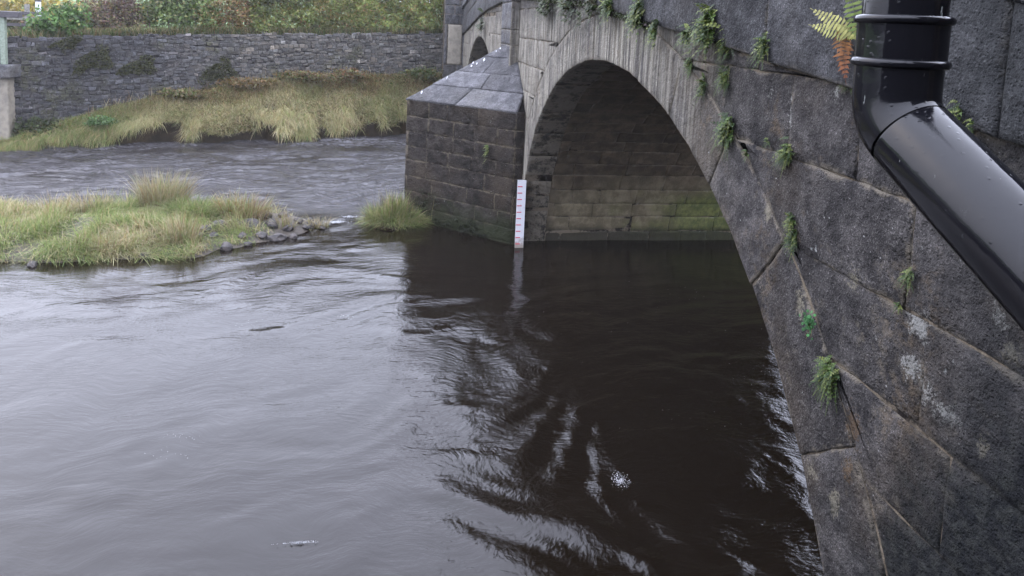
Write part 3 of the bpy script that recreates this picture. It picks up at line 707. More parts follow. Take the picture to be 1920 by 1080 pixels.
def rock(name, loc, s, mat, parent=None, seed=0, **k):
    import bmesh
    bm = bmesh.new(); bmesh.ops.create_icosphere(bm, subdivisions=2, radius=1)
    for v in bm.verts:
        d = 1+.35*mnoise.noise(v.co*1.3+Vector((seed*3.1, 0, 0)))+.15*mnoise.noise(v.co*3+Vector((seed, 5, 0))); v.co = Vector((v.co.x*s[0], v.co.y*s[1], v.co.z*s[2]))*d
    me = bpy.data.meshes.new(name); bm.to_mesh(me); bm.free(); me.materials.append(mat)
    o = bpy.data.objects.new(name, me); COL.objects.link(o); o.location = loc; o.rotation_euler = (0, 0, seed*1.7)
    if parent: o.parent = parent; o.location = Vector(loc)-Vector(parent.location)
    return tag(o, **k)
p = at_z(539, 258, .05); rock('white_stone', p, (.10, .09, .12), MAT['white'], seed=3, label='small white stone at the waterline of the far bank', cat='stone')
# green leafy weeds on the bank, dark bushy clump at the bank's left end
def leafcloud(name, pts, size, cols, mat=None, parent=None, flat_=0.0, aspect=.55, **k):
    P = np.asarray(pts); n = len(P); d1 = rng.normal(size=(n, 3)); d1 /= np.linalg.norm(d1, axis=1)[:, None]
    d2 = rng.normal(size=(n, 3)); d2 -= d1*np.sum(d1*d2, 1)[:, None]; d2 /= np.linalg.norm(d2, axis=1)[:, None]
    s = (size*rng.uniform(.6, 1.3, n))[:, None]
    V = np.stack([P-d1*s, P+d2*s*aspect, P+d1*s, P-d2*s*aspect], 1).reshape(-1, 3)
    return tag(mk_np(name, V, np.arange(4*n), np.full(n, 4), mat or MAT['leaf'], parent, cols=np.repeat(cols, 4, axis=0)), **k)
def blob(c, r, n, hollow=.5, lump=.35):
    d = rng.normal(size=(n, 3)); d /= np.linalg.norm(d, axis=1)[:, None]; rr = (hollow+(1-hollow)*rng.random(n)**.5)
    rr *= 1+lump*vnoise(d[:, 0]*2.5+c[0]*3, d[:, 2]*2.5+d[:, 1]*2, 2)
    return np.array(c)+d*rr[:, None]*np.array(r)
c = at_z(60, 262, .15); leafcloud('weed_clump', blob((c.x, c.y+.15, .28), (.55, .3, .38), 1600, .3), .05, pal(1600, [(.03, .045, .012), (.06, .08, .02), (.05, .04, .015)], [3, 2, 1]), label='dark mossy clump of weeds at the left foot of the rubble wall', cat='plant')
c = at_z(712, 160, 1.35); leafcloud('nettle_patch', blob((c.x, c.y, 1.38), (.55, .3, .22), 900, .2), .045, pal(900, [(.09, .19, .06), (.12, .22, .08), (.06, .12, .04)], [3, 2, 1]), label='fresh green nettle patch on the bank near the cutwater', cat='plant')
c = at_z(192, 215, .75); leafcloud('nettle_patch', blob((c.x, c.y-.1, .62), (.4, .2, .14), 400, .2), .035, pal(400, [(.09, .17, .05), (.12, .2, .07)], [3, 2]), label='small green weeds at the wall foot above the left bank', cat='plant')

for (px, py, zc, rx, rz_, n, cols, lab) in ((455, 168, 1.30, .8, .14, 1100, [(.17, .10, .04), (.12, .10, .035), (.2, .15, .07)], 'rusty withered weeds at the wall foot, left of the nettles'),
        (560, 152, 1.55, .9, .15, 1300, [(.14, .09, .035), (.09, .11, .03), (.18, .13, .06)], 'brown and green weeds at the wall foot in the middle of the bank'),
        (655, 148, 1.6, .6, .16, 1000, [(.18, .09, .04), (.10, .10, .03), (.16, .13, .06)], 'reddish dock stems beside the nettles'),
        (790, 142, 1.62, .7, .2, 1200, [(.10, .14, .04), (.13, .11, .04), (.07, .10, .03)], 'green brown weeds between wall and pale panel'),
        (335, 182, 1.12, .5, .1, 600, [(.11, .13, .04), (.15, .11, .05)], 'low mixed weeds under the drooping moss cushion')):
    c = at_z(px, py, zc); leafcloud('bank_weeds', blob((c.x, wall_y(c.x)-.28, wallbase(c.x)+.08), (rx, .22, rz_), n, .2, .6), .04, pal(n, cols, [2]*len(cols), .9), label=lab, cat='plant', group='weeds along the wall foot')
def stalks():
    n = 900; x = rng.uniform(-9.5, 0, n); t = rng.uniform(.25, .95, n); ye = np.array([edge_y(a) for a in x]); yw = WA.y+(x-WA.x)*WD.y/WD.x; z = np.array([bank_z(a, b) for a, b in zip(x, t)])
    grass_obj('dead_stalks', np.stack([x, ye+(yw-ye)*t, z], 1), rng.uniform(.25, .5, n), rng.normal(0, .12, (n, 2)), np.full(n, .012), pal(n, [(.2, .13, .07), PALE, BROWN], [2, 2, 1]), kind='stuff', label='thin dead stalks standing out of the far bank grass', cat='grass')
stalks()
# moss cushions on the wall face
for (px, py, rx, rz_, lab) in ((180, 108, .38, .28, 'olive moss cushion high on the rubble wall, leftmost of the large ones'), (262, 122, .42, .22, 'dark moss cushion in the middle of the rubble wall'), (412, 132, .45, .30, 'big drooping green moss cushion above the straw grass'), (150, 128, .14, .1, 'small dark moss spot left of the olive cushion'), (390, 165, .25, .12, 'low dark moss spot just above the grass slope'), (125, 78, .3, .14, 'moss hanging from the top of the rubble wall')):
    d = ray(px, py); nrm = WN; t = (WA-CAM).dot(nrm)/d.dot(nrm); q = CAM+d*t; n = int(2600*rx)
    a = rng.random(n)*6.28; r = np.sqrt(rng.random(n))*(1+.3*np.sin(a*3+px))
    P = np.stack([q.x+WD.x*np.cos(a)*r*rx, q.y+WD.y*np.cos(a)*r*rx, q.z+np.sin(a)*r*rz_-.12*r*r*(np.cos(a) < 0)], 1)+np.array(WN)[None]*(.04+.07*(1-r)*rng.random(n))[:, None]
    leafcloud('moss_cushion', P, .03, pal(n, [(.05, .055, .014), (.07, .07, .02), (.03, .035, .012)], [3, 2, 2]), label=lab, cat='moss', group='moss cushions on the rubble wall')

# ------------------------------------------------------------------ field, hedges and fence above the wall
def field():
    V, F = [], []; us = np.concatenate([np.linspace(0, 12, 13), np.geomspace(14, 230, 22)]); ss = np.concatenate([-np.geomspace(230, 1, 20), np.linspace(0, WL, 20), WL+np.geomspace(1, 230, 18)])
    for s in ss:
        for u in us:
            p = WA+WD*s-WN*(u+.40); x = WA.x+WD.x*min(max(s, 0), WL)
            z = walltop(x)-.03+.03*u*(u < 20)+(.6 if u >= 20 else 0)+max(0, u-20)*.035
            V.append((p.x, p.y, z))
    n = len(us)
    F = [(i*n+j, i*n+j+1, (i+1)*n+j+1, (i+1)*n+j) for i in range(len(ss)-1) for j in range(n-1)]
    tag(mk('field', V, [f[::-1] for f in F], MAT['field'], smooth=True), label='pale green pasture rising behind the wall', kind='structure')
field()
def hedge(name, px0, px1, top, depth, n, size, cols, w, lab, cat, boxy=False, back=.25, stems=6, hollow=.4):
    """between two pixel columns along the wall top"""
    def onwall(px):
        d = ray(px, 60); o = WA-WN*back; t = (o-CAM).dot(WN)/d.dot(WN); return CAM+d*t
    a, b = onwall(px0), onwall(px1); m = (a+b)/2; z0 = walltop(m.x)-.15; L = (b-a).length
    root = empty(name, (m.x, m.y, z0), label=lab, cat=cat)
    h = top
    if boxy:
        u = rng.uniform(-.5, .5, n)*L; v = rng.uniform(0, 1, n)**.8; q = rng.random(n)
        d = np.where(q < .45, rng.uniform(0, .12, n), rng.uniform(0, depth, n)); zt = np.where(q > .85, 1, v)*h+.05*vnoise(u*3, v*3)
        d = d+.14*vnoise(u*1.6, zt*2, 4)+.08*vnoise(u*5, zt*5, 6)
        P = np.stack([m.x+WD.x*u-WN.x*d, m.y+WD.y*u-WN.y*d, z0+zt], 1)
    else:
        c = np.array([m.x-WN.x*depth*.5, m.y-WN.y*depth*.5, z0+h*.5]); k = max(3, int(L/.5)); PP = []
        for i in range(k*2):
            cc2 = c+np.array([WD.x, WD.y, 0])*random.uniform(-.42, .42)*L+np.array([0, 0, random.uniform(-.3, .3)*h])+np.array([WN.x, WN.y, 0])*random.uniform(-.2, .3)*depth
            PP.append(blob(cc2, (L/k*1.1, depth*.5, h*.34), n//(2*k), .35, .6))
        P = np.concatenate(PP); n = len(P)
    C = pal(n, cols, w, .85)*(1+.30*vnoise(P[:, 0]*1.2, P[:, 2]*1.6, 8)+.30*vnoise(P[:, 0]*4.2, P[:, 2]*5, 18))[:, None]
    leafcloud('foliage', P, size, C, parent=root)
    for i in range(stems):
        V, F = [], []; bx = m+WD*random.uniform(-.45, .45)*L-WN*depth*.5; tz = h*random.uniform(.6, .98); o = len(V); lx, ly = random.uniform(-.2, .2), random.uniform(-.1, .1)
        for (tt, rr) in ((0, .02), (.5, .014), (1, .005)):
            for j in range(5): V.append((bx.x+lx*tt+rr*math.cos(j*1.257), bx.y+ly*tt+rr*math.sin(j*1.257), z0+tz*tt))
        for k2 in range(2):
            for j in range(5): F.append((o+k2*5+j, o+k2*5+(j+1) % 5, o+k2*5+5+(j+1) % 5, o+k2*5+5+j))
        mk('stem', V, F, MAT['twig'], root)
YG, YB, OR = (.19, .20, .05), (.24, .20, .06), (.22, .11, .04)
hedge('bramble_bush', 70, 165, 1.0, .7, 5200, .05, [(.07, .14, .03), (.10, .18, .05), (.04, .08, .02), (.2, .2, .06)], [3, 2, 2, .6], 'dark green bramble bush at the left end of the wall top', 'bush')
hedge('autumn_bush', 130, 250, 1.5, .8, 6500, .045, [(.22, .20, .09), (.28, .26, .13), (.12, .12, .05), (.16, .10, .06)], [3, 2, 3, 2], 'yellowing autumn shrub with dull leaves behind the bramble', 'bush', back=.7, stems=14, hollow=.2)
hedge('bare_shrub', 190, 262, 1.6, .8, 2600, .035, [(.14, .09, .08), (.2, .13, .07), (.10, .09, .05)], [3, 2, 2], 'half bare brown twiggy shrub right of the yellowing bush', 'bush', back=.5, stems=40)
hedge('laurel_bush', 262, 412, 1.35, .8, 8000, .05, [(.11, .16, .045), (.15, .19, .06), (.07, .11, .03), (.2, .19, .07)], [3, 2, 2, 1], 'rounded mid green bush on the wall, widest of the bushes', 'bush', back=.4)
hedge('beech_bush', 385, 485, 1.5, .7, 6000, .04, [OR, (.26, .17, .06), (.15, .16, .045), (.16, .10, .04)], [1.6, 2, 2.4, 1], 'rusty orange beech bush between the green bush and the clipped hedge', 'bush', back=.3)
hedge('clipped_hedge', 470, 838, 1.7, .7, 42000, .048, [(.20, .23, .06), (.15, .19, .045), YB, OR, (.10, .12, .03)], [4, 4, 1.6, .6, 2], 'long clipped yellow green hedge on the wall beside the bridge', 'hedge', boxy=True, back=.2)
hedge('beech_bush', 585, 690, 1.6, .35, 2600, .035, [(.22, .17, .06), OR, YB, (.14, .15, .045)], [2, .5, 2, 2], 'brownish beech patch growing through the middle of the clipped hedge', 'bush', boxy=True, back=.16)
# turf and bracken behind the fence
def strip():
    n = 26000; s = rng.uniform(2.5, WL, n); u = np.where(s > 6.2, rng.random(n)*.35, rng.random(n)*1.2); P = np.array([WA.x, WA.y])[None]+np.outer(s, [WD.x, WD.y])-np.outer(u+.1, [WN.x, WN.y]); z = np.array([walltop(x) for x in P[:, 0]])-.03
    c = pal(n, [GREEN, STRAW, BROWN, DGREEN], [2, 1.2, 2, 3]); grass_obj('verge_grass', np.stack([P[:, 0], P[:, 1], z], 1), rng.uniform(.08, .3, n), rng.normal(0, .08, (n, 2)), np.full(n, .014), c, kind='stuff', label='rough grass on top of the rubble wall', cat='grass')
    c0 = WA+WD*4-WN*9; n = 9000
    P = np.stack([c0.x+rng.uniform(-7, 5, n), c0.y+rng.uniform(-1, 1, n), 2.75+rng.random(n)*.75], 1)
    leafcloud('bracken_bank', P, .09, pal(n, [(.34, .27, .05), (.26, .2, .05), (.2, .17, .06), (.14, .16, .05)], [3, 3, 1, 1]), kind='stuff', label='strip of yellow autumn bracken in front of the green field', cat='bracken')
    n = 3500; P = np.stack([WA.x+rng.uniform(2, 6, n), np.zeros(n), 2.5+rng.random(n)*.5], 1); P[:, 1] = WA.y+(P[:, 0]-WA.x)*WD.y/WD.x+2.2+rng.random(n)*.5
    leafcloud('weeds_behind_fence', P, .06, pal(n, [(.10, .085, .05), (.14, .13, .05), (.07, .08, .03), (.2, .12, .06)], [3, 2, 2, 1]), kind='stuff', label='brown withered weeds behind the rail fence', cat='weeds')
strip()
fence = empty('rail_fence', (-11.3, 19.35, 2.5), label='weathered post and rail fence above the left end of the wall', cat='fence')
o = WA-WN*1.0
def onf(px, py, bk=1.3):
    d = ray(px, py); oo = WA-WN*bk; t = (oo-CAM).dot(WN)/d.dot(WN); return CAM+d*t
pp = onf(52, 60)
for k in (-3, -1.5, 0):
    b = pp+WD*k; box('post', b.x-.045, b.x+.045, b.y-.045, b.y+.045, pp.z-.35, onf(52, 8).z, MAT['wood'], fence, .006)
for py in (25, 35, 47):
    a = onf(50, py); e1 = a-WD*4.2; e2 = a+WD*.9; V = []
    for e in (e1, e2):
        for dz in (-.035, .035):
            for dn in (.05, .075): q = e+WN*dn; V.append((q.x, q.y, a.z+dz+random.uniform(-.01, .01)))
    mk('rail', V, [(0, 1, 3, 2), (4, 6, 7, 5), (0, 4, 5, 1), (2, 3, 7, 6), (0, 2, 6, 4), (1, 5, 7, 3)], MAT['darkwood'] if py != 35 else MAT['wood'], fence)
wp = onf(72, 20, 2.0); t_ = onf(72, -3, 2.0)
mp_ = empty('marker_post', (wp.x, wp.y, 2.6), label='white marker post with dark cap behind the fence rails', cat='post')
box('post', wp.x-.05, wp.x+.05, wp.y-.05, wp.y+.05, 2.5, onf(72, 3, 2.0).z, MAT['white'], mp_, .01)
box('cap', wp.x-.06, wp.x+.06, wp.y-.06, wp.y+.06, onf(72, 3, 2.0).z, t_.z+.15, MAT['darkwood'], mp_, .01)
# left edge: rendered pier with capstone and a timber frame standing on it
sp_ = empty('stone_pillar', (-11.4, 17.8, 0), label='pale rendered stone pillar with dark capstone at the left picture edge', cat='pillar')
box('shaft', -11.9, -10.90, 17.6, 18.1, -.4, 1.62, MAT['paler'], sp_, .03)
box('capstone', -12.1, -10.77, 17.45, 18.2, 1.62, 1.92, MAT['pilaster'], sp_, .03)
tf_ = empty('timber_frame', (-11.2, 17.8, 1.92), label='green weathered timber frame standing on the capstone at the left edge', cat='frame')
box('post', -11.06, -10.95, 17.65, 17.76, 1.92, 3.01, MAT['greenwood'], tf_, .008)
box('post', -12.0, -11.9, 17.65, 17.76, 1.92, 3.01, MAT['greenwood'], tf_, .008)
box('beam', -12.3, -10.63, 17.6, 17.8, 3.01, 3.15, MAT['darkwood'], tf_, .012)

# ------------------------------------------------------------------ gravel island
ISL = [(-14, 9.5), (-9.5, 9.45), (-6.94, 9.5), (-6.08, 9.5), (-5.37, 9.65), (-4.6, 9.62), (-4.3, 10.05), (-3.63, 10.4), (-3.05, 11.1), (-3.1, 11.35), (-3.5, 11.75), (-4.3, 12.15), (-5.04, 12.35), (-6.71, 11.95), (-8.21, 12.0), (-11, 12.4), (-14, 12.8)]
ia = np.array(ISL)
def isl_d(x, y):
    """signed distance, positive inside"""
    x = np.asarray(x)[..., None]; y = np.asarray(y)[..., None]; A = ia; B = np.roll(ia, -1, 0); e = B-A
    t = np.clip(((x-A[:, 0])*e[:, 0]+(y-A[:, 1])*e[:, 1])/(e**2).sum(1), 0, 1)
    d = np.hypot(x-A[:, 0]-t*e[:, 0], y-A[:, 1]-t*e[:, 1]).min(-1)
    cr = ((A[:, 1] > y) != (B[:, 1] > y)) & (x < (B[:, 0]-A[:, 0])*(y-A[:, 1])/(B[:, 1]-A[:, 1]+1e-12)+A[:, 0])
    return np.where(cr.sum(-1) % 2 == 1, d, -d)
def isl_z(x, y):
    d = isl_d(x, y); return np.clip(.28*(1-np.exp(-np.maximum(d, 0)*1.6))*1.0, 0, 1)+np.minimum(d, 0)*.5-.02+.03*vnoise(x*3, y*3, 1)
def island():
    xs = np.linspace(-14.5, -2.6, 170); ys = np.linspace(9, 13.2, 70); X, Y = np.meshgrid(xs, ys, indexing='ij'); Z = isl_z(X, Y)
    V = np.stack([X, Y, Z], -1).reshape(-1, 3); n = len(ys); i, j = np.meshgrid(np.arange(len(xs)-1), np.arange(n-1), indexing='ij'); a = (i*n+j).ravel()
    loops = np.stack([a, a+n, a+n+1, a+1], 1); tag(mk_np('gravel_island', V, loops, np.full(len(a), 4), MAT['gravel'], smooth=True), label='low gravel bar in mid stream', kind='structure')
    n = 130000; x = rng.uniform(-11.5, -3.1, n); y = rng.uniform(9.4, 12.6, n); d = isl_d(x, y)
    clump = vnoise(x*2.4, y*2.4, 7); tipfade = sstep(-3.6, -5.0, x+.5*vnoise(x*2, y*2, 4))
    keep = (d > .03) & (rng.random(n) < np.clip(tipfade*.75+.08*(clump > .2), 0, 1)*np.clip(.8+.8*clump, .32, 1)); x, y, d, clump = x[keep], y[keep], d[keep], clump[keep]; n = len(x)
    H = rng.uniform(.05, .17, n)*(1+.9*clump)*(1+.25*(x < -6))*(1+.5*vnoise(x*5, y*5, 17)); H = np.maximum(H, .05)
    ld = vnoise(x*1.1, y*1.6, 15)*.16; ln = np.stack([rng.normal(.03, .11, n)+ld, rng.normal(-.07, .11, n)+vnoise(x*1.7, y*1.7, 16)*.12], 1)
    g = pal(n, [LGREEN, (.24, .28, .10), GREEN, STRAW, PALE], [3, 2.5, 1.2, 1.6, .8], 1.0); s_ = pal(n, [STRAW, PALE, LGREEN, BROWN], [3, 2.5, 1.8, .5], 1.0)
    k = sstep(.0, .45, vnoise(x*1.5+3, y*2.4, 11))[:, None]; c = g*(1-k)+s_*k
    grass_obj('island_grass', np.stack([x, y, isl_z(x, y)], 1), H, ln, rng.uniform(.005, .011, n), c, dr_=rng.uniform(.2, 1.3, n), kind='stuff', label='pale green and straw grass covering the gravel island', cat='grass')
island()
def tuft(px, py, r, h, n, cols, w, lab, lean=.12, name='grass_tuft', group='tall straw tufts on the island', wid=.008):
    c = at_z(px, py, .15); a = rng.random(n)*6.28; q = np.sqrt(rng.random(n))*r
    x, y = c.x+np.cos(a)*q*1.3, c.y+np.sin(a)*q*.7; z = np.maximum(isl_z(x, y), 0)
    ln = np.stack([np.cos(a)*q*.9+rng.normal(.02, lean, n), np.sin(a)*q*.7+rng.normal(0, lean, n)], 1)
    grass_obj(name, np.stack([x, y, z], 1), h*rng.uniform(.45, 1.05, n), ln, np.full(n, wid), pal(n, cols, w), label=lab, cat='grass', group=group)
SW = ([STRAW, PALE, LGREEN, (.3, .2, .09)], [3, 2, 1, .8])
tuft(305, 394, .27, .72, 900, *SW, 'tallest straw grass tuft on the far side of the island, left of centre')
tuft(455, 410, .30, .46, 600, [STRAW, (.28, .16, .07), PALE, LGREEN], [2, 2, 1, 1], 'rusty orange grass tuft near the stones of the island tip')
tuft(370, 410, .35, .35, 900, [LGREEN, GREEN, STRAW], [3, 1, 1], 'green tuft between the tall straw tuft and the rusty one')
tuft(170, 400, .2, .45, 200, *SW, 'thin straw tuft on the far edge of the island, leftmost but one')
tuft(100, 405, .2, .42, 180, *SW, 'thin straw tuft at the far left edge of the island')
tuft(345, 448, .18, .5, 260, *SW, 'pale arching straw tuft on the near side of the island')
tuft(200, 455, .25, .30, 320, *SW, 'low straw tuft on the near left of the island')
tuft(535, 418, .12, .34, 120, *SW, 'slim upright straw tuft between the island stones')
tuft(598, 410, .12, .26, 110, *SW, 'last small straw tuft at the very tip of the island')
tuft(20, 400, .3, .3, 320, *SW, 'straw tuft touching the left picture edge')
# stones at the tip
rk = [(470, 428, .16), (425, 455, .11), (410, 432, .12), (510, 425, .12), (520, 440, .13), (490, 440, .09), (540, 428, .09), (560, 418, .08), (575, 422, .07), (590, 416, .07), (385, 440, .10), (272, 472, .09), (455, 442, .08), (440, 425, .07), (500, 415, .10), (480, 418, .08), (60, 487, .07), (400, 445, .07), (550, 436, .07), (530, 412, .08), (605, 420, .05), (370, 450, .08), (465, 450, .06), (580, 412, .06)]
labs = {0: 'largest dark flat stone near the island tip', 1: 'round dark stone standing alone at the water edge of the island', 11: 'flat stone at the near water edge below the green grass'}
ORD = ['first', 'second', 'third', 'fourth', 'fifth', 'sixth', 'seventh', 'eighth', 'ninth', 'tenth', 'eleventh', 'twelfth', 'thirteenth', 'fourteenth', 'fifteenth', 'sixteenth', 'seventeenth', 'eighteenth', 'nineteenth', 'twentieth', 'twenty first', 'twenty second', 'twenty third', 'twenty fourth']
for k_, i_ in enumerate(sorted([i for i in range(len(rk)) if i not in labs], key=lambda i: -rk[i][0])):
    labs[i_] = 'dark river stone, %s from the island tip towards the left' % ORD[k_]
for i, (px, py, r) in enumerate(rk):
    q = at_z(px, py, .08); z = float(isl_z(q.x, q.y)); z = max(z, .0)
    rock('stone', (q.x, q.y, z+.02), (r*1.15, r*.8, r*.62), MAT['rock'], seed=i, label=labs.get(i, 'small dark stone among sparse grass on the tip of the gravel island'), cat='stone', group='stones at the tip of the island')
# grass tuft against the cutwater
def cwt():
    c = at_z(748, 416, .05); root = Vector((c.x, c.y, 0))
    rock('mud_hummock', (c.x-.05, c.y+.12, -.05), (.5, .3, .16), MAT['soil'], seed=8, label='low earth hummock at the foot of the cutwater nose', cat='mound')
    n = 3800; a = rng.random(n)*6.28; q = np.sqrt(rng.random(n)); x = c.x-.05+np.cos(a)*q*.46; y = c.y+.08+np.sin(a)*q*.24; z = .10*(1-q*q)
    ln = np.stack([np.cos(a)*q*.20+rng.normal(.02, .07, n), -np.abs(np.sin(a))*q*.2+rng.normal(0, .06, n)], 1)
    grass_obj('grass_tuft', np.stack([x, y, z], 1), rng.uniform(.10, .40, n)*(1+.5*vnoise(x*6, y*6, 51)), ln*1.2, np.full(n, .008), pal(n, [LGREEN, (.22, .25, .08), GREEN, STRAW, PALE], [3, 2, 1, 2, 1], .95), dr_=rng.uniform(.2, 1.4, n), label='bushy green grass tuft growing against the nose of the cutwater', cat='grass')
    n = 260; x = c.x-.05+rng.normal(0, .2, n); y = c.y+.15+rng.normal(0, .1, n)
    grass_obj('dead_stalks', np.stack([x, y, np.full(n, .05)], 1), rng.uniform(.3, .6, n), rng.normal(0, .1, (n, 2)), np.full(n, .006), pal(n, [(.12, .09, .07), STRAW], [2, 1]), label='thin dead brown stalks standing in the tuft by the cutwater', cat='grass')
cwt()

# ------------------------------------------------------------------ water
def water():
    xs = np.concatenate([-np.geomspace(240, 14.2, 14), np.arange(-14, 4.4, .042), np.geomspace(4.5, 240, 14)])
    ys = np.concatenate([-np.geomspace(240, 1.2, 14), np.arange(-1, 2.4, .12), np.arange(2.4, 22.2, .036), np.geomspace(22.4, 240, 14)])
    X, Y = np.meshgrid(xs, ys, indexing='ij')
    inner = sstep(-15, -13.5, X)*sstep(5.2, 4.2, X)*sstep(1, 2.2, Y)*sstep(23, 22, Y)
    # turbulence: strong in the current beside the near wall, riffle in the far channel, slack under the arch
    d1 = np.exp(-(((X+.75)/1.1)**2+((Y-4.6)/2.6)**2)); d2 = np.exp(-(((X-.5)/1.2)**2+((Y-4.2)/2.2)**2))
    rif = sstep(11.6, 13.2, Y)*sstep(21.5, 19, Y); side = sstep(-2.6, -.9, X)*sstep(10.5, 7.5, Y)
    weir = np.exp(-(((X+2.75)/.7)**2+((Y-11.4)/.6)**2))
    T = .17+.75*d1+.8*d2+.75*rif+.45*side+.8*weir
    T *= 1-.65*sstep(6.5, 8.5, Y)*sstep(-.9, .2, X)*(Y < 12)
    wx = .55*vnoise(X*.55, Y*.55, 21)+.25*vnoise(X*1.3, Y*1.3, 25); wy = .55*vnoise(X*.55, Y*.55, 22)+.25*vnoise(X*1.3, Y*1.3, 26)
    x, y = X+wx, Y+wy; ca, sa = math.cos(R(12)), math.sin(R(12)); u = x*ca+y*sa; v = -x*sa+y*ca
    ridge = lambda q: 1-np.abs(q)*2
    h = .0060*vnoise(u*.9, v*1.7, 1)
    h += (.35+T)*.0075*vnoise(u*1.6, v*3.6, 2)
    h += (T+.10)*.0068*vnoise(u*2.9, v*5.2, 3)
    h += T*.0030*ridge(vnoise(x*6.5, y*7.5, 4))
    h += (.03+T)*.0013*vnoise(x*13, y*14, 5)
    st = np.clip(vnoise(u*1.9, v*5.0, 30)-.36, 0, 1)*sstep(-.5, -2.5, X)     # occasional sharp little crests in the smooth reach
    h += .005*st*st+inner*(.25+.5*sstep(-.5, -2.5, X))*.0022*ridge(vnoise(u*2.4, v*4.6, 33))
    h += rif*.026*vnoise(u*.9, v*4.2, 9)+rif*.024*vnoise(u*2.0+v, v*8.6, 14)+rif*.010*ridge(vnoise(u*4.5+v*2, v*13, 12))
    h += (d1+.9*d2)*.026*vnoise(x*1.4+.4*y, y*2.0, 31)+d2*.006*ridge(vnoise(x*4+y, y*3.2, 35))
    h *= inner
    V = np.stack([X, Y, h], -1).reshape(-1, 3); n = len(ys); i, j = np.meshgrid(np.arange(len(xs)-1), np.arange(n-1), indexing='ij'); a = (i*n+j).ravel()
    o = tag(mk_np('river_water', V, np.stack([a, a+n, a+n+1, a+1], 1), np.full(len(a), 4), MAT['water'], smooth=True), label='dark peaty river reflecting a grey sky', kind='structure')
    at = o.data.attributes.new('turb', 'FLOAT', 'POINT'); at.data.foreach_set('value', np.clip(T, 0, 1).astype(np.float32).ravel())
    at = o.data.attributes.new('riffle', 'FLOAT', 'POINT'); at.data.foreach_set('value', (sstep(11.2, 12.6, Y)*(.75+.4*vnoise(X*.9, Y*1.4, 41))).astype(np.float32).ravel())
water()
mk('riverbed', [(-245, -245, -.8), (245, -245, -.8), (245, 245, -.8), (-245, 245, -.8)], [(0, 1, 2, 3)], MAT['riverbed'])
tag(bpy.data.objects['riverbed'], kind='structure', label='dark riverbed below the water')
def foam(px, py, rx, ry, n, lab, size=.012):
    c = at_z(px, py, .0); a = rng.random(n)*6.28; q = np.abs(rng.normal(0, .5, n)); P = np.stack([c.x+np.cos(a)*q*rx, c.y+np.sin(a)*q*ry, .012+rng.random(n)*.012], 1)
    leafcloud('foam_patch', P, size, np.ones((n, 3))*.7, mat=MAT['foam'], kind='stuff', label=lab, cat='foam', aspect=.8)
foam(1165, 905, .075, .10, 420, 'white foam on a standing wave in front of the arch', .0035)
foam(628, 418, .22, .08, 420, 'white water spilling between island tip and cutwater', .007)
foam(655, 408, .15, .06, 160, 'thin foam upstream of the spill', .008)
foam(560, 1022, .15, .006, 170, 'thin foam line in the bottom left water', .0028)
def specks():
    n = 200; P = [];
    for px, py, s in [(345, 822, 20), (320, 855, 25), (450, 607, 30), (650, 596, 10), (1210, 615, 120), (1180, 555, 90), (1330, 790, 80), (1410, 700, 40), (1280, 560, 70)]:
        for k in range(16): q = at_z(px+random.gauss(0, s), py+random.gauss(0, s*.25)); P.append((q.x, q.y, .012))
    P = np.array(P); leafcloud('foam_specks', P, .003, np.ones((len(P), 3)), mat=MAT['foam'], kind='stuff', label='tiny bubbles drifting on the dark water', cat='foam')
specks()

# ------------------------------------------------------------------ gauge board on the pier shoulder
gb = empty('gauge_board', (-.035, 10.06, 0), label='white river level gauge board with red tick marks on the pier corner', cat='gauge')
gl, gr = at_y(968, 400, 10.05).x, at_y(984, 400, 10.05).x; gt = at_y(977, 338, 10.05).z
def gmat():
    m = M('gauge_enamel', .4, .4); Z = m.sep.outputs[2]; n = m.noise(18, 5, .7)
    st_ = m.step(m.math('MULTIPLY_ADD', n, .35, m.math('MULTIPLY', Z, -1.0)), -.02, .16)
    c = m.mix(m.math('MULTIPLY', st_, .75), (.52, .53, .56), (.16, .12, .07)); c = m.mix(m.math('MULTIPLY', m.step(m.noise(30, 5, .7), .58, .68), .4), c, (.28, .27, .24)); return m.fin(c)
box('board', gl, gr, 10.045, 10.06, -.35, gt, gmat(), gb, .002)
box('backing', gl+.02, min(gr-.02, -.01), 10.062, 10.205, -.35, gt-.02, MAT['darkwood'], gb)
for i in range(12):
    z = gt-.095-i*.098; box('tick', gl+.004, gl+(gr-gl)*(.58), 10.040, 10.0455, z-.008, z+.006, MAT['red'], gb)

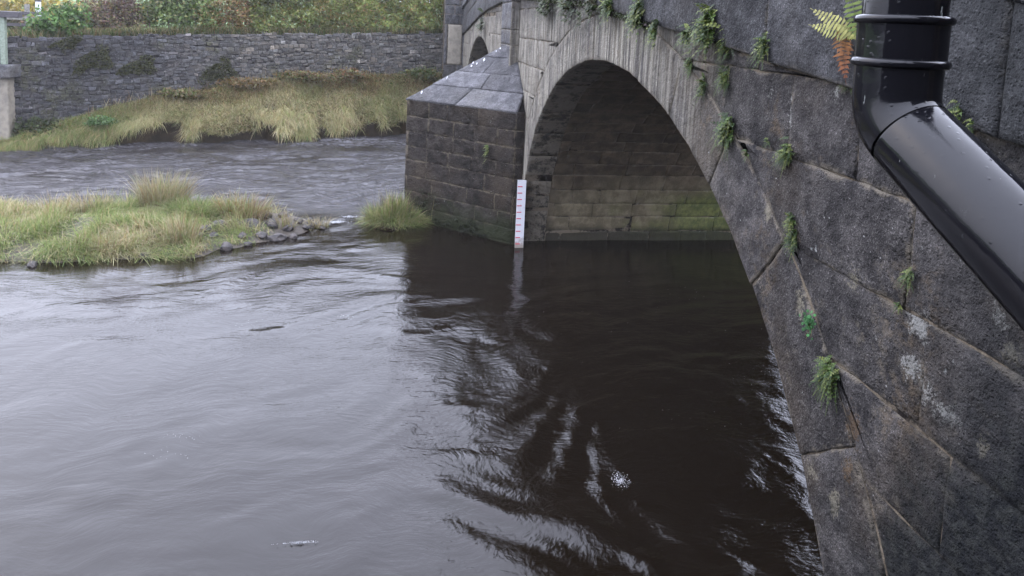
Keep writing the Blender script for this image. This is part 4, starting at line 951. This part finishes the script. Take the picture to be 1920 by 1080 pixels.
# ------------------------------------------------------------------ wall plants
def fern_geo(V, F, C, root, direction, up, L, nl, lw, col, droop=.5, taper=True, tipc=None):
    """one pinnate frond: a rachis curve with leaflet pairs"""
    side = direction.cross(up).normalized(); prev = None
    for i in range(nl+1):
        t = i/nl; p = root+direction*L*t+Vector((0, 0, -1))*L*droop*t*t+up*.02*L
        if prev is not None:
            tan = (p-prev).normalized(); s = tan.cross(up).normalized(); w = lw*(math.sin(math.pi*min(1, .15+t*.85)) if taper else 1-.5*t)+.001
            st = L/nl*.85; c = col if tipc is None else tuple(col[k]*(1-t)+tipc[k]*t for k in range(3))
            for sg in (-1, 1):
                o = len(V); a = prev; b = prev+tan*st*.55; jt = 1+random.uniform(-.18, .18); tip = prev+s*sg*w*jt+tan*st*(.55+random.uniform(-.35, .45))+Vector((random.uniform(-.25, .25)*w, 0, -random.uniform(.0, .3)*w))
                m1 = prev+s*sg*w*.6-tan*st*.1; m2 = prev+s*sg*w*.6+tan*st*.75
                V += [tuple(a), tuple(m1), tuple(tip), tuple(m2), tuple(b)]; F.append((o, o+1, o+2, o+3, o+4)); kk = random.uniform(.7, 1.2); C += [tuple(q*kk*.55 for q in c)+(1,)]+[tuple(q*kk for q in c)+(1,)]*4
            o = len(V); r = .0012; V += [tuple(prev-s*r), tuple(prev+s*r), tuple(p+s*r), tuple(p-s*r)]; F.append((o, o+1, o+2, o+3)); C += [(*(q*.6 for q in c), 1)]*4
        prev = p
def spleen(px, py, size, n, lab, spread=.6, xo=-.01, yw=1.0, green=((.09, .15, .03), (.20, .24, .06), (.04, .08, .02))):
    c = at_x(px, py, xo); V, F, C = [], [], []
    for i in range(int(n*1.5)):
        root = c+Vector((0, random.gauss(0, size*.26*yw), random.gauss(0, size*.33)))
        d = Vector((-random.uniform(.15, 1.0), random.gauss(0, .7), random.uniform(-.5, .9))).normalized(); g = random.choice(green); k = random.uniform(.7, 1.35)
        fern_geo(V, F, C, root, d, Vector((-.7, 0, .7)).normalized(), size*random.uniform(.55, 1.05), 6, size*.15, tuple(q*k*.72 for q in g), droop=random.uniform(.2, 1.3))
    return tag(mk('wall_fern', V, F, MAT['leaf'], cols=C), label=lab, cat='fern', group='small ferns rooted in the bridge joints')
DRK = ((.05, .08, .025), (.09, .13, .04), (.03, .05, .015), (.10, .09, .04))
sp_list = [
 (1025, 6, .22, 60, 'dull green fern clump under the ledge, nearest to the pilaster', 2.5, DRK),
 (1065, 8, .2, 50, 'dull green fern clump under the ledge, second from the pilaster', 2.2, DRK),
 (1088, 30, .12, 18, 'small dull fern hanging below the ledge near the far haunch', .6, DRK),
 (1110, 8, .16, 40, 'dark fern clump under the ledge above the crown of the arch', 1.6, DRK),
 (1143, 12, .15, 45, 'fern clump under the ledge just left of the bright pair', 1.2, None),
 (1197, 26, .16, 70, 'broad bright fern clump under the ledge', 1.2, None),
 (1230, 58, .12, 34, 'drooping fern below the broad bright clump', .5, None),
 (1290, 68, .10, 36, 'fern left of the biggest clump, under the ledge', .6, None),
 (1294, 118, .08, 24, 'narrow fern hanging below the left side of the biggest clump', .4, None),
 (1330, 52, .15, 95, 'biggest fern clump, standing on the ledge groove', 1.0, None),
 (1366, 80, .10, 45, 'fern touching the right side of the biggest clump', .8, None),
 (1433, 88, .085, 48, 'fern tuft alone under the ledge, left of the pipe', .7, None),
 (1320, 163, .08, 34, 'fern on the extrados joint, left one of two side by side', .6, None),
 (1362, 145, .085, 42, 'fern on the extrados joint, right one of two side by side', .8, None),
 (1366, 240, .11, 75, 'dense fern clump on the haunch of the arch', .8, None),
 (1400, 290, .04, 10, 'tiny fern sprig below the dense haunch clump', .5, None),
 (1440, 264, .035, 10, 'tiny fern sprig right of the dense haunch clump', .5, None),
 (1479, 290, .07, 70, 'round fern tuft below the white run of lime', .7, None),
 (1484, 415, .05, 34, 'upper part of a long fern in a vertical joint', .45, None),
 (1490, 447, .06, 40, 'lower part of a long fern in a vertical joint', .5, None),
 (1706, 516, .045, 20, 'thin fern in the joint close to the slanting pipe', .4, None),
 (1686, 572, .025, 14, 'very small pale sprig below the thin joint fern', .6, None),
 (1558, 700, .075, 90, 'lowest fern tuft, yellow green, near the water side of the arch', .75, None),
 (915, 283, .14, 16, 'sparse little fern growing out of the cutwater face', .6, None),
 (1592, 152, .04, 30, 'small green fern beside the pipe collar', .7, None),
 (1796, 208, .05, 12, 'thin sprig above the slanting pipe', .5, None),
 (1822, 236, .04, 9, 'pale leaves on the ledge right of the slanting pipe', .8, None),
 (905, 45, .3, 24, 'dull fern patch under the ledge of the far arch', 2.0, DRK)]
for px, py, sz, n, lab, yw, gr_ in sp_list:
    if px == 915:
        c = at_x(px, py, -.52); xo = -.52
    else: xo = -.065 if ('ledge' in lab or px > 1780 or px < 1280) else -.012
    kw = {} if gr_ is None else {'green': gr_}
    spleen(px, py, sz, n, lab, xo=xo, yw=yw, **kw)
# yellowing fern behind the pipe
def yfern():
    V, F, C = [], [], []
    r = at_x(1612, 66, -.075)
    for (qx, qy, xo, colr, tip) in ((1520, 16, -.17, (.28, .28, .07), (.42, .40, .15)), (1517, 47, -.14, (.24, .27, .06), (.38, .37, .12)), (1585, -70, -.12, (.12, .18, .04), (.2, .24, .07))):
        e = at_x(qx, qy, xo); d = e-r; L = d.length; fern_geo(V, F, C, r, d.normalized(), Vector((-1, -.35, .35)).normalized(), L, 15, L*.15, colr, droop=0, tipc=tip)
    root = mk('yellow_fern', V, F, MAT['leaf'], cols=C)
    tag(root, 'pale yellow fern fronds sticking out from behind the downpipe', 'fern')
    V, F, C = [], [], []
    for (a, b) in (((1578, 48), (1588, 158)), ((1590, 60), (1578, 140))):
        r, e = at_x(*a, -.09), at_x(*b, -.08); d = e-r; L = d.length; fern_geo(V, F, C, r, d.normalized(), Vector((-1, -.3, 0)).normalized(), L, 13, L*.18, (.26, .13, .04), droop=0, tipc=(.17, .05, .02))
    tag(mk('brown_fern_frond', V, F, MAT['leaf'], cols=C), 'withered orange brown fern frond hanging beside the downpipe', 'fern')
yfern()
def geranium():
    c = at_x(1524, 605, -.02); V, F, C = [], [], []
    for i in range(75):
        a = random.gauss(0, .017), random.gauss(0, .021); ctr = c+Vector((-random.uniform(.005, .035), a[0], a[1]))
        nrm = Vector((-1, random.gauss(-.3, .4), random.gauss(.5, .4))).normalized(); u = nrm.cross(Vector((0, 0, 1))).normalized(); v = nrm.cross(u); s = random.uniform(.005, .0105); k = random.uniform(.4, 1.2)
        o = len(V); V.append(tuple(ctr)); m = 14
        for j in range(m):
            rr = s*(1 if j % 2 == 0 else .62); V.append(tuple(ctr+u*math.cos(j*6.283/m)*rr+v*math.sin(j*6.283/m)*rr-nrm*.002*(j % 2)))
        for j in range(m): F.append((o, o+1+j, o+1+(j+1) % m))
        C += [(.07*k, .22*k, .07*k, 1)]*(m+1)
    for i in range(7):
        e = c+Vector((-.03, random.gauss(0, .03), random.gauss(-.02, .03))); o = len(V); r = Vector((0, .001, 0)); V += [tuple(c-r), tuple(c+r), tuple(e+r), tuple(e-r)]; F.append((o, o+1, o+2, o+3)); C += [(.15, .12, .05, 1)]*4
    tag(mk('herb_plant', V, F, MAT['leaf'], cols=C), 'bright green lobed leaf herb growing on the arch stones', 'plant')
geranium()
# dark moss along the ledge groove
def ledge_moss():
    n = 2600; y = rng.uniform(5.0, 11.1, n); z = np.array([zstr(v) for v in y])-rng.random(n)*.05; P = np.stack([-.03-rng.random(n)*.03, y, z], 1)
    leafcloud('ledge_moss', P, .014, pal(n, [(.03, .04, .012), (.05, .07, .02), (.07, .05, .05)], [3, 2, 1]), kind='stuff', label='dark moss growing along the groove under the parapet ledge', cat='moss')
ledge_moss()
# moss and weed at the cutwater foot
def cwmoss():
    n = 1500; u = rng.uniform(.25, 1.75, n); zt = .62-.32*u; z = rng.random(n)*np.maximum(zt+.12*vnoise(u*5, u*3, 2), .05)+.01
    P = np.array([NOSE.x, NOSE.y, 0])[None]+np.outer(u, E1)+np.outer(.012+rng.random(n)*.03, N1); P[:, 2] = z
    k = vnoise(u*7, z*9, 3) > -.1; leafcloud('cutwater_moss', P[k], .018, pal(int(k.sum()), [(.012, .016, .006), (.022, .028, .010), (.04, .05, .015)], [3, 2, .6]), kind='stuff', label='blackish wet moss at the foot of the cutwater', cat='moss')
cwmoss()

# ------------------------------------------------------------------ downpipe
def tube(name, path, radii, mat, parent, seg=56, cap=True):
    V, F = [], []; n = len(path)
    t0 = (path[1]-path[0]).normalized(); ref = Vector((1, 0, 0)) if abs(t0.x) < .8 else Vector((0, 1, 0)); u = (ref-t0*ref.dot(t0)).normalized()
    for i, p in enumerate(path):
        t = (path[min(i+1, n-1)]-path[max(i-1, 0)]).normalized(); u = (u-t*u.dot(t)).normalized(); v = t.cross(u)
        for j in range(seg):
            a = 2*math.pi*j/seg; V.append(tuple(p+(u*math.cos(a)+v*math.sin(a))*radii[i]))
    for i in range(n-1):
        for j in range(seg): F.append((i*seg+j, i*seg+(j+1) % seg, (i+1)*seg+(j+1) % seg, (i+1)*seg+j))
    if cap: F += [tuple(range(seg))[::-1], tuple((n-1)*seg+j for j in range(seg))]
    o = mk(name, V, [f[::-1] for f in F], mat, parent, smooth=True)
    o.data.set_sharp_from_angle(angle=R(40)) if hasattr(o.data, 'set_sharp_from_angle') else None
    return o
D0 = .93; PR = .0535
pc = at_d(1686, 118, D0)           # centre of the lower collar lip
pipe = empty('downpipe', pc, label='glossy black rainwater downpipe with collar and elbow in the foreground', cat='pipe')
def vz(z): return Vector((pc.x, pc.y, z))
z_lip2 = pc.z; z_lip1 = at_d(1684, 38, D0).z
tube('upper_pipe', [vz(z_lip1+.9), vz(z_lip1+.3), vz(z_lip1-.01)], [PR*.955]*3, MAT['pipe'], pipe)
tube('socket', [vz(z_lip1), vz(z_lip1-.006), vz((z_lip1+z_lip2)/2), vz(z_lip2-.002)], [PR*1.045, PR*1.035, PR*1.03, PR*1.035], MAT['pipe'], pipe)
def lip(z, r, h=.006):
    ts = np.linspace(-1, 1, 7); tube('lip', [vz(z-h*t) for t in ts], [r+.005*math.sqrt(max(0, 1-t*t)) for t in ts], MAT['pipe'], pipe)
lip(z_lip1, PR*1.035); lip(z_lip2, PR*1.035)
# elbow: vertical, then 45 degrees down to the right and slightly towards the camera
pe = vz(at_d(1686, 222, D0).z)
q1 = at_d(1905, 462, D0*.84); dr = (q1-pe).normalized(); 
path = [vz(z_lip2-.005), vz(pe.z+.034)]; P0, P1, P2 = vz(pe.z+.034), pe.copy(), pe+dr*.034
for t in np.linspace(.1, 1, 10): path.append(P0*(1-t)**2+P1*2*t*(1-t)+P2*t*t)
tube('elbow', path, [PR*1.0]*len(path), MAT['pipe'], pipe)
ps = path[-1]
tube('lower_pipe', [ps+dr*.003, ps+dr*.006, ps+dr*.2, ps+dr*.55], [PR*.985, PR*1.005, PR*1.005, PR*1.005], MAT['pipe'], pipe)
# corner of a bracket peeping in top right
b_ = at_x(1925, 2, -.06); cb = tag(tube('black_cable', [b_+Vector((0, .12, .035)), b_, b_+Vector((0, -.6, -.01))], [.012]*3, MAT['pipe'], None, seg=12), 'black cable crossing the parapet at the top right corner', 'cable')

# building beside the bridge that the camera and the pipe are fixed to (behind the camera)
bld = empty('stone_building', (-4, -1, 0), label='dark stone building standing behind the camera beside the bridge, with an added unseen tall part', cat='building')
box('wall', -9, -1.25, -4, -.55, -.8, 3.9, MAT['pilaster'], bld)
box('sky_block', -1.25, 3.0, -4, -.50, -.8, 7.5, MAT['pilaster'], bld)  # unseen tall part added to darken pipe reflections and the near wall

# thin drizzle haze over the whole valley floor
def haze():
    hm = bpy.data.materials.new('haze'); hm.use_nodes = True; t = hm.node_tree; t.nodes.clear()
    o = t.nodes.new('ShaderNodeOutputMaterial'); v = t.nodes.new('ShaderNodeVolumePrincipled'); v.inputs['Color'].default_value = (.97, .97, .97, 1); v.inputs['Density'].default_value = .0009; v.inputs['Anisotropy'].default_value = .2
    t.links.new(v.outputs[0], o.inputs['Volume'])
    tag(mk('haze', boxpts(-290, 290, -290, 290, -2, 13), BF, hm), kind='stuff', label='thin damp haze over the river')
haze()
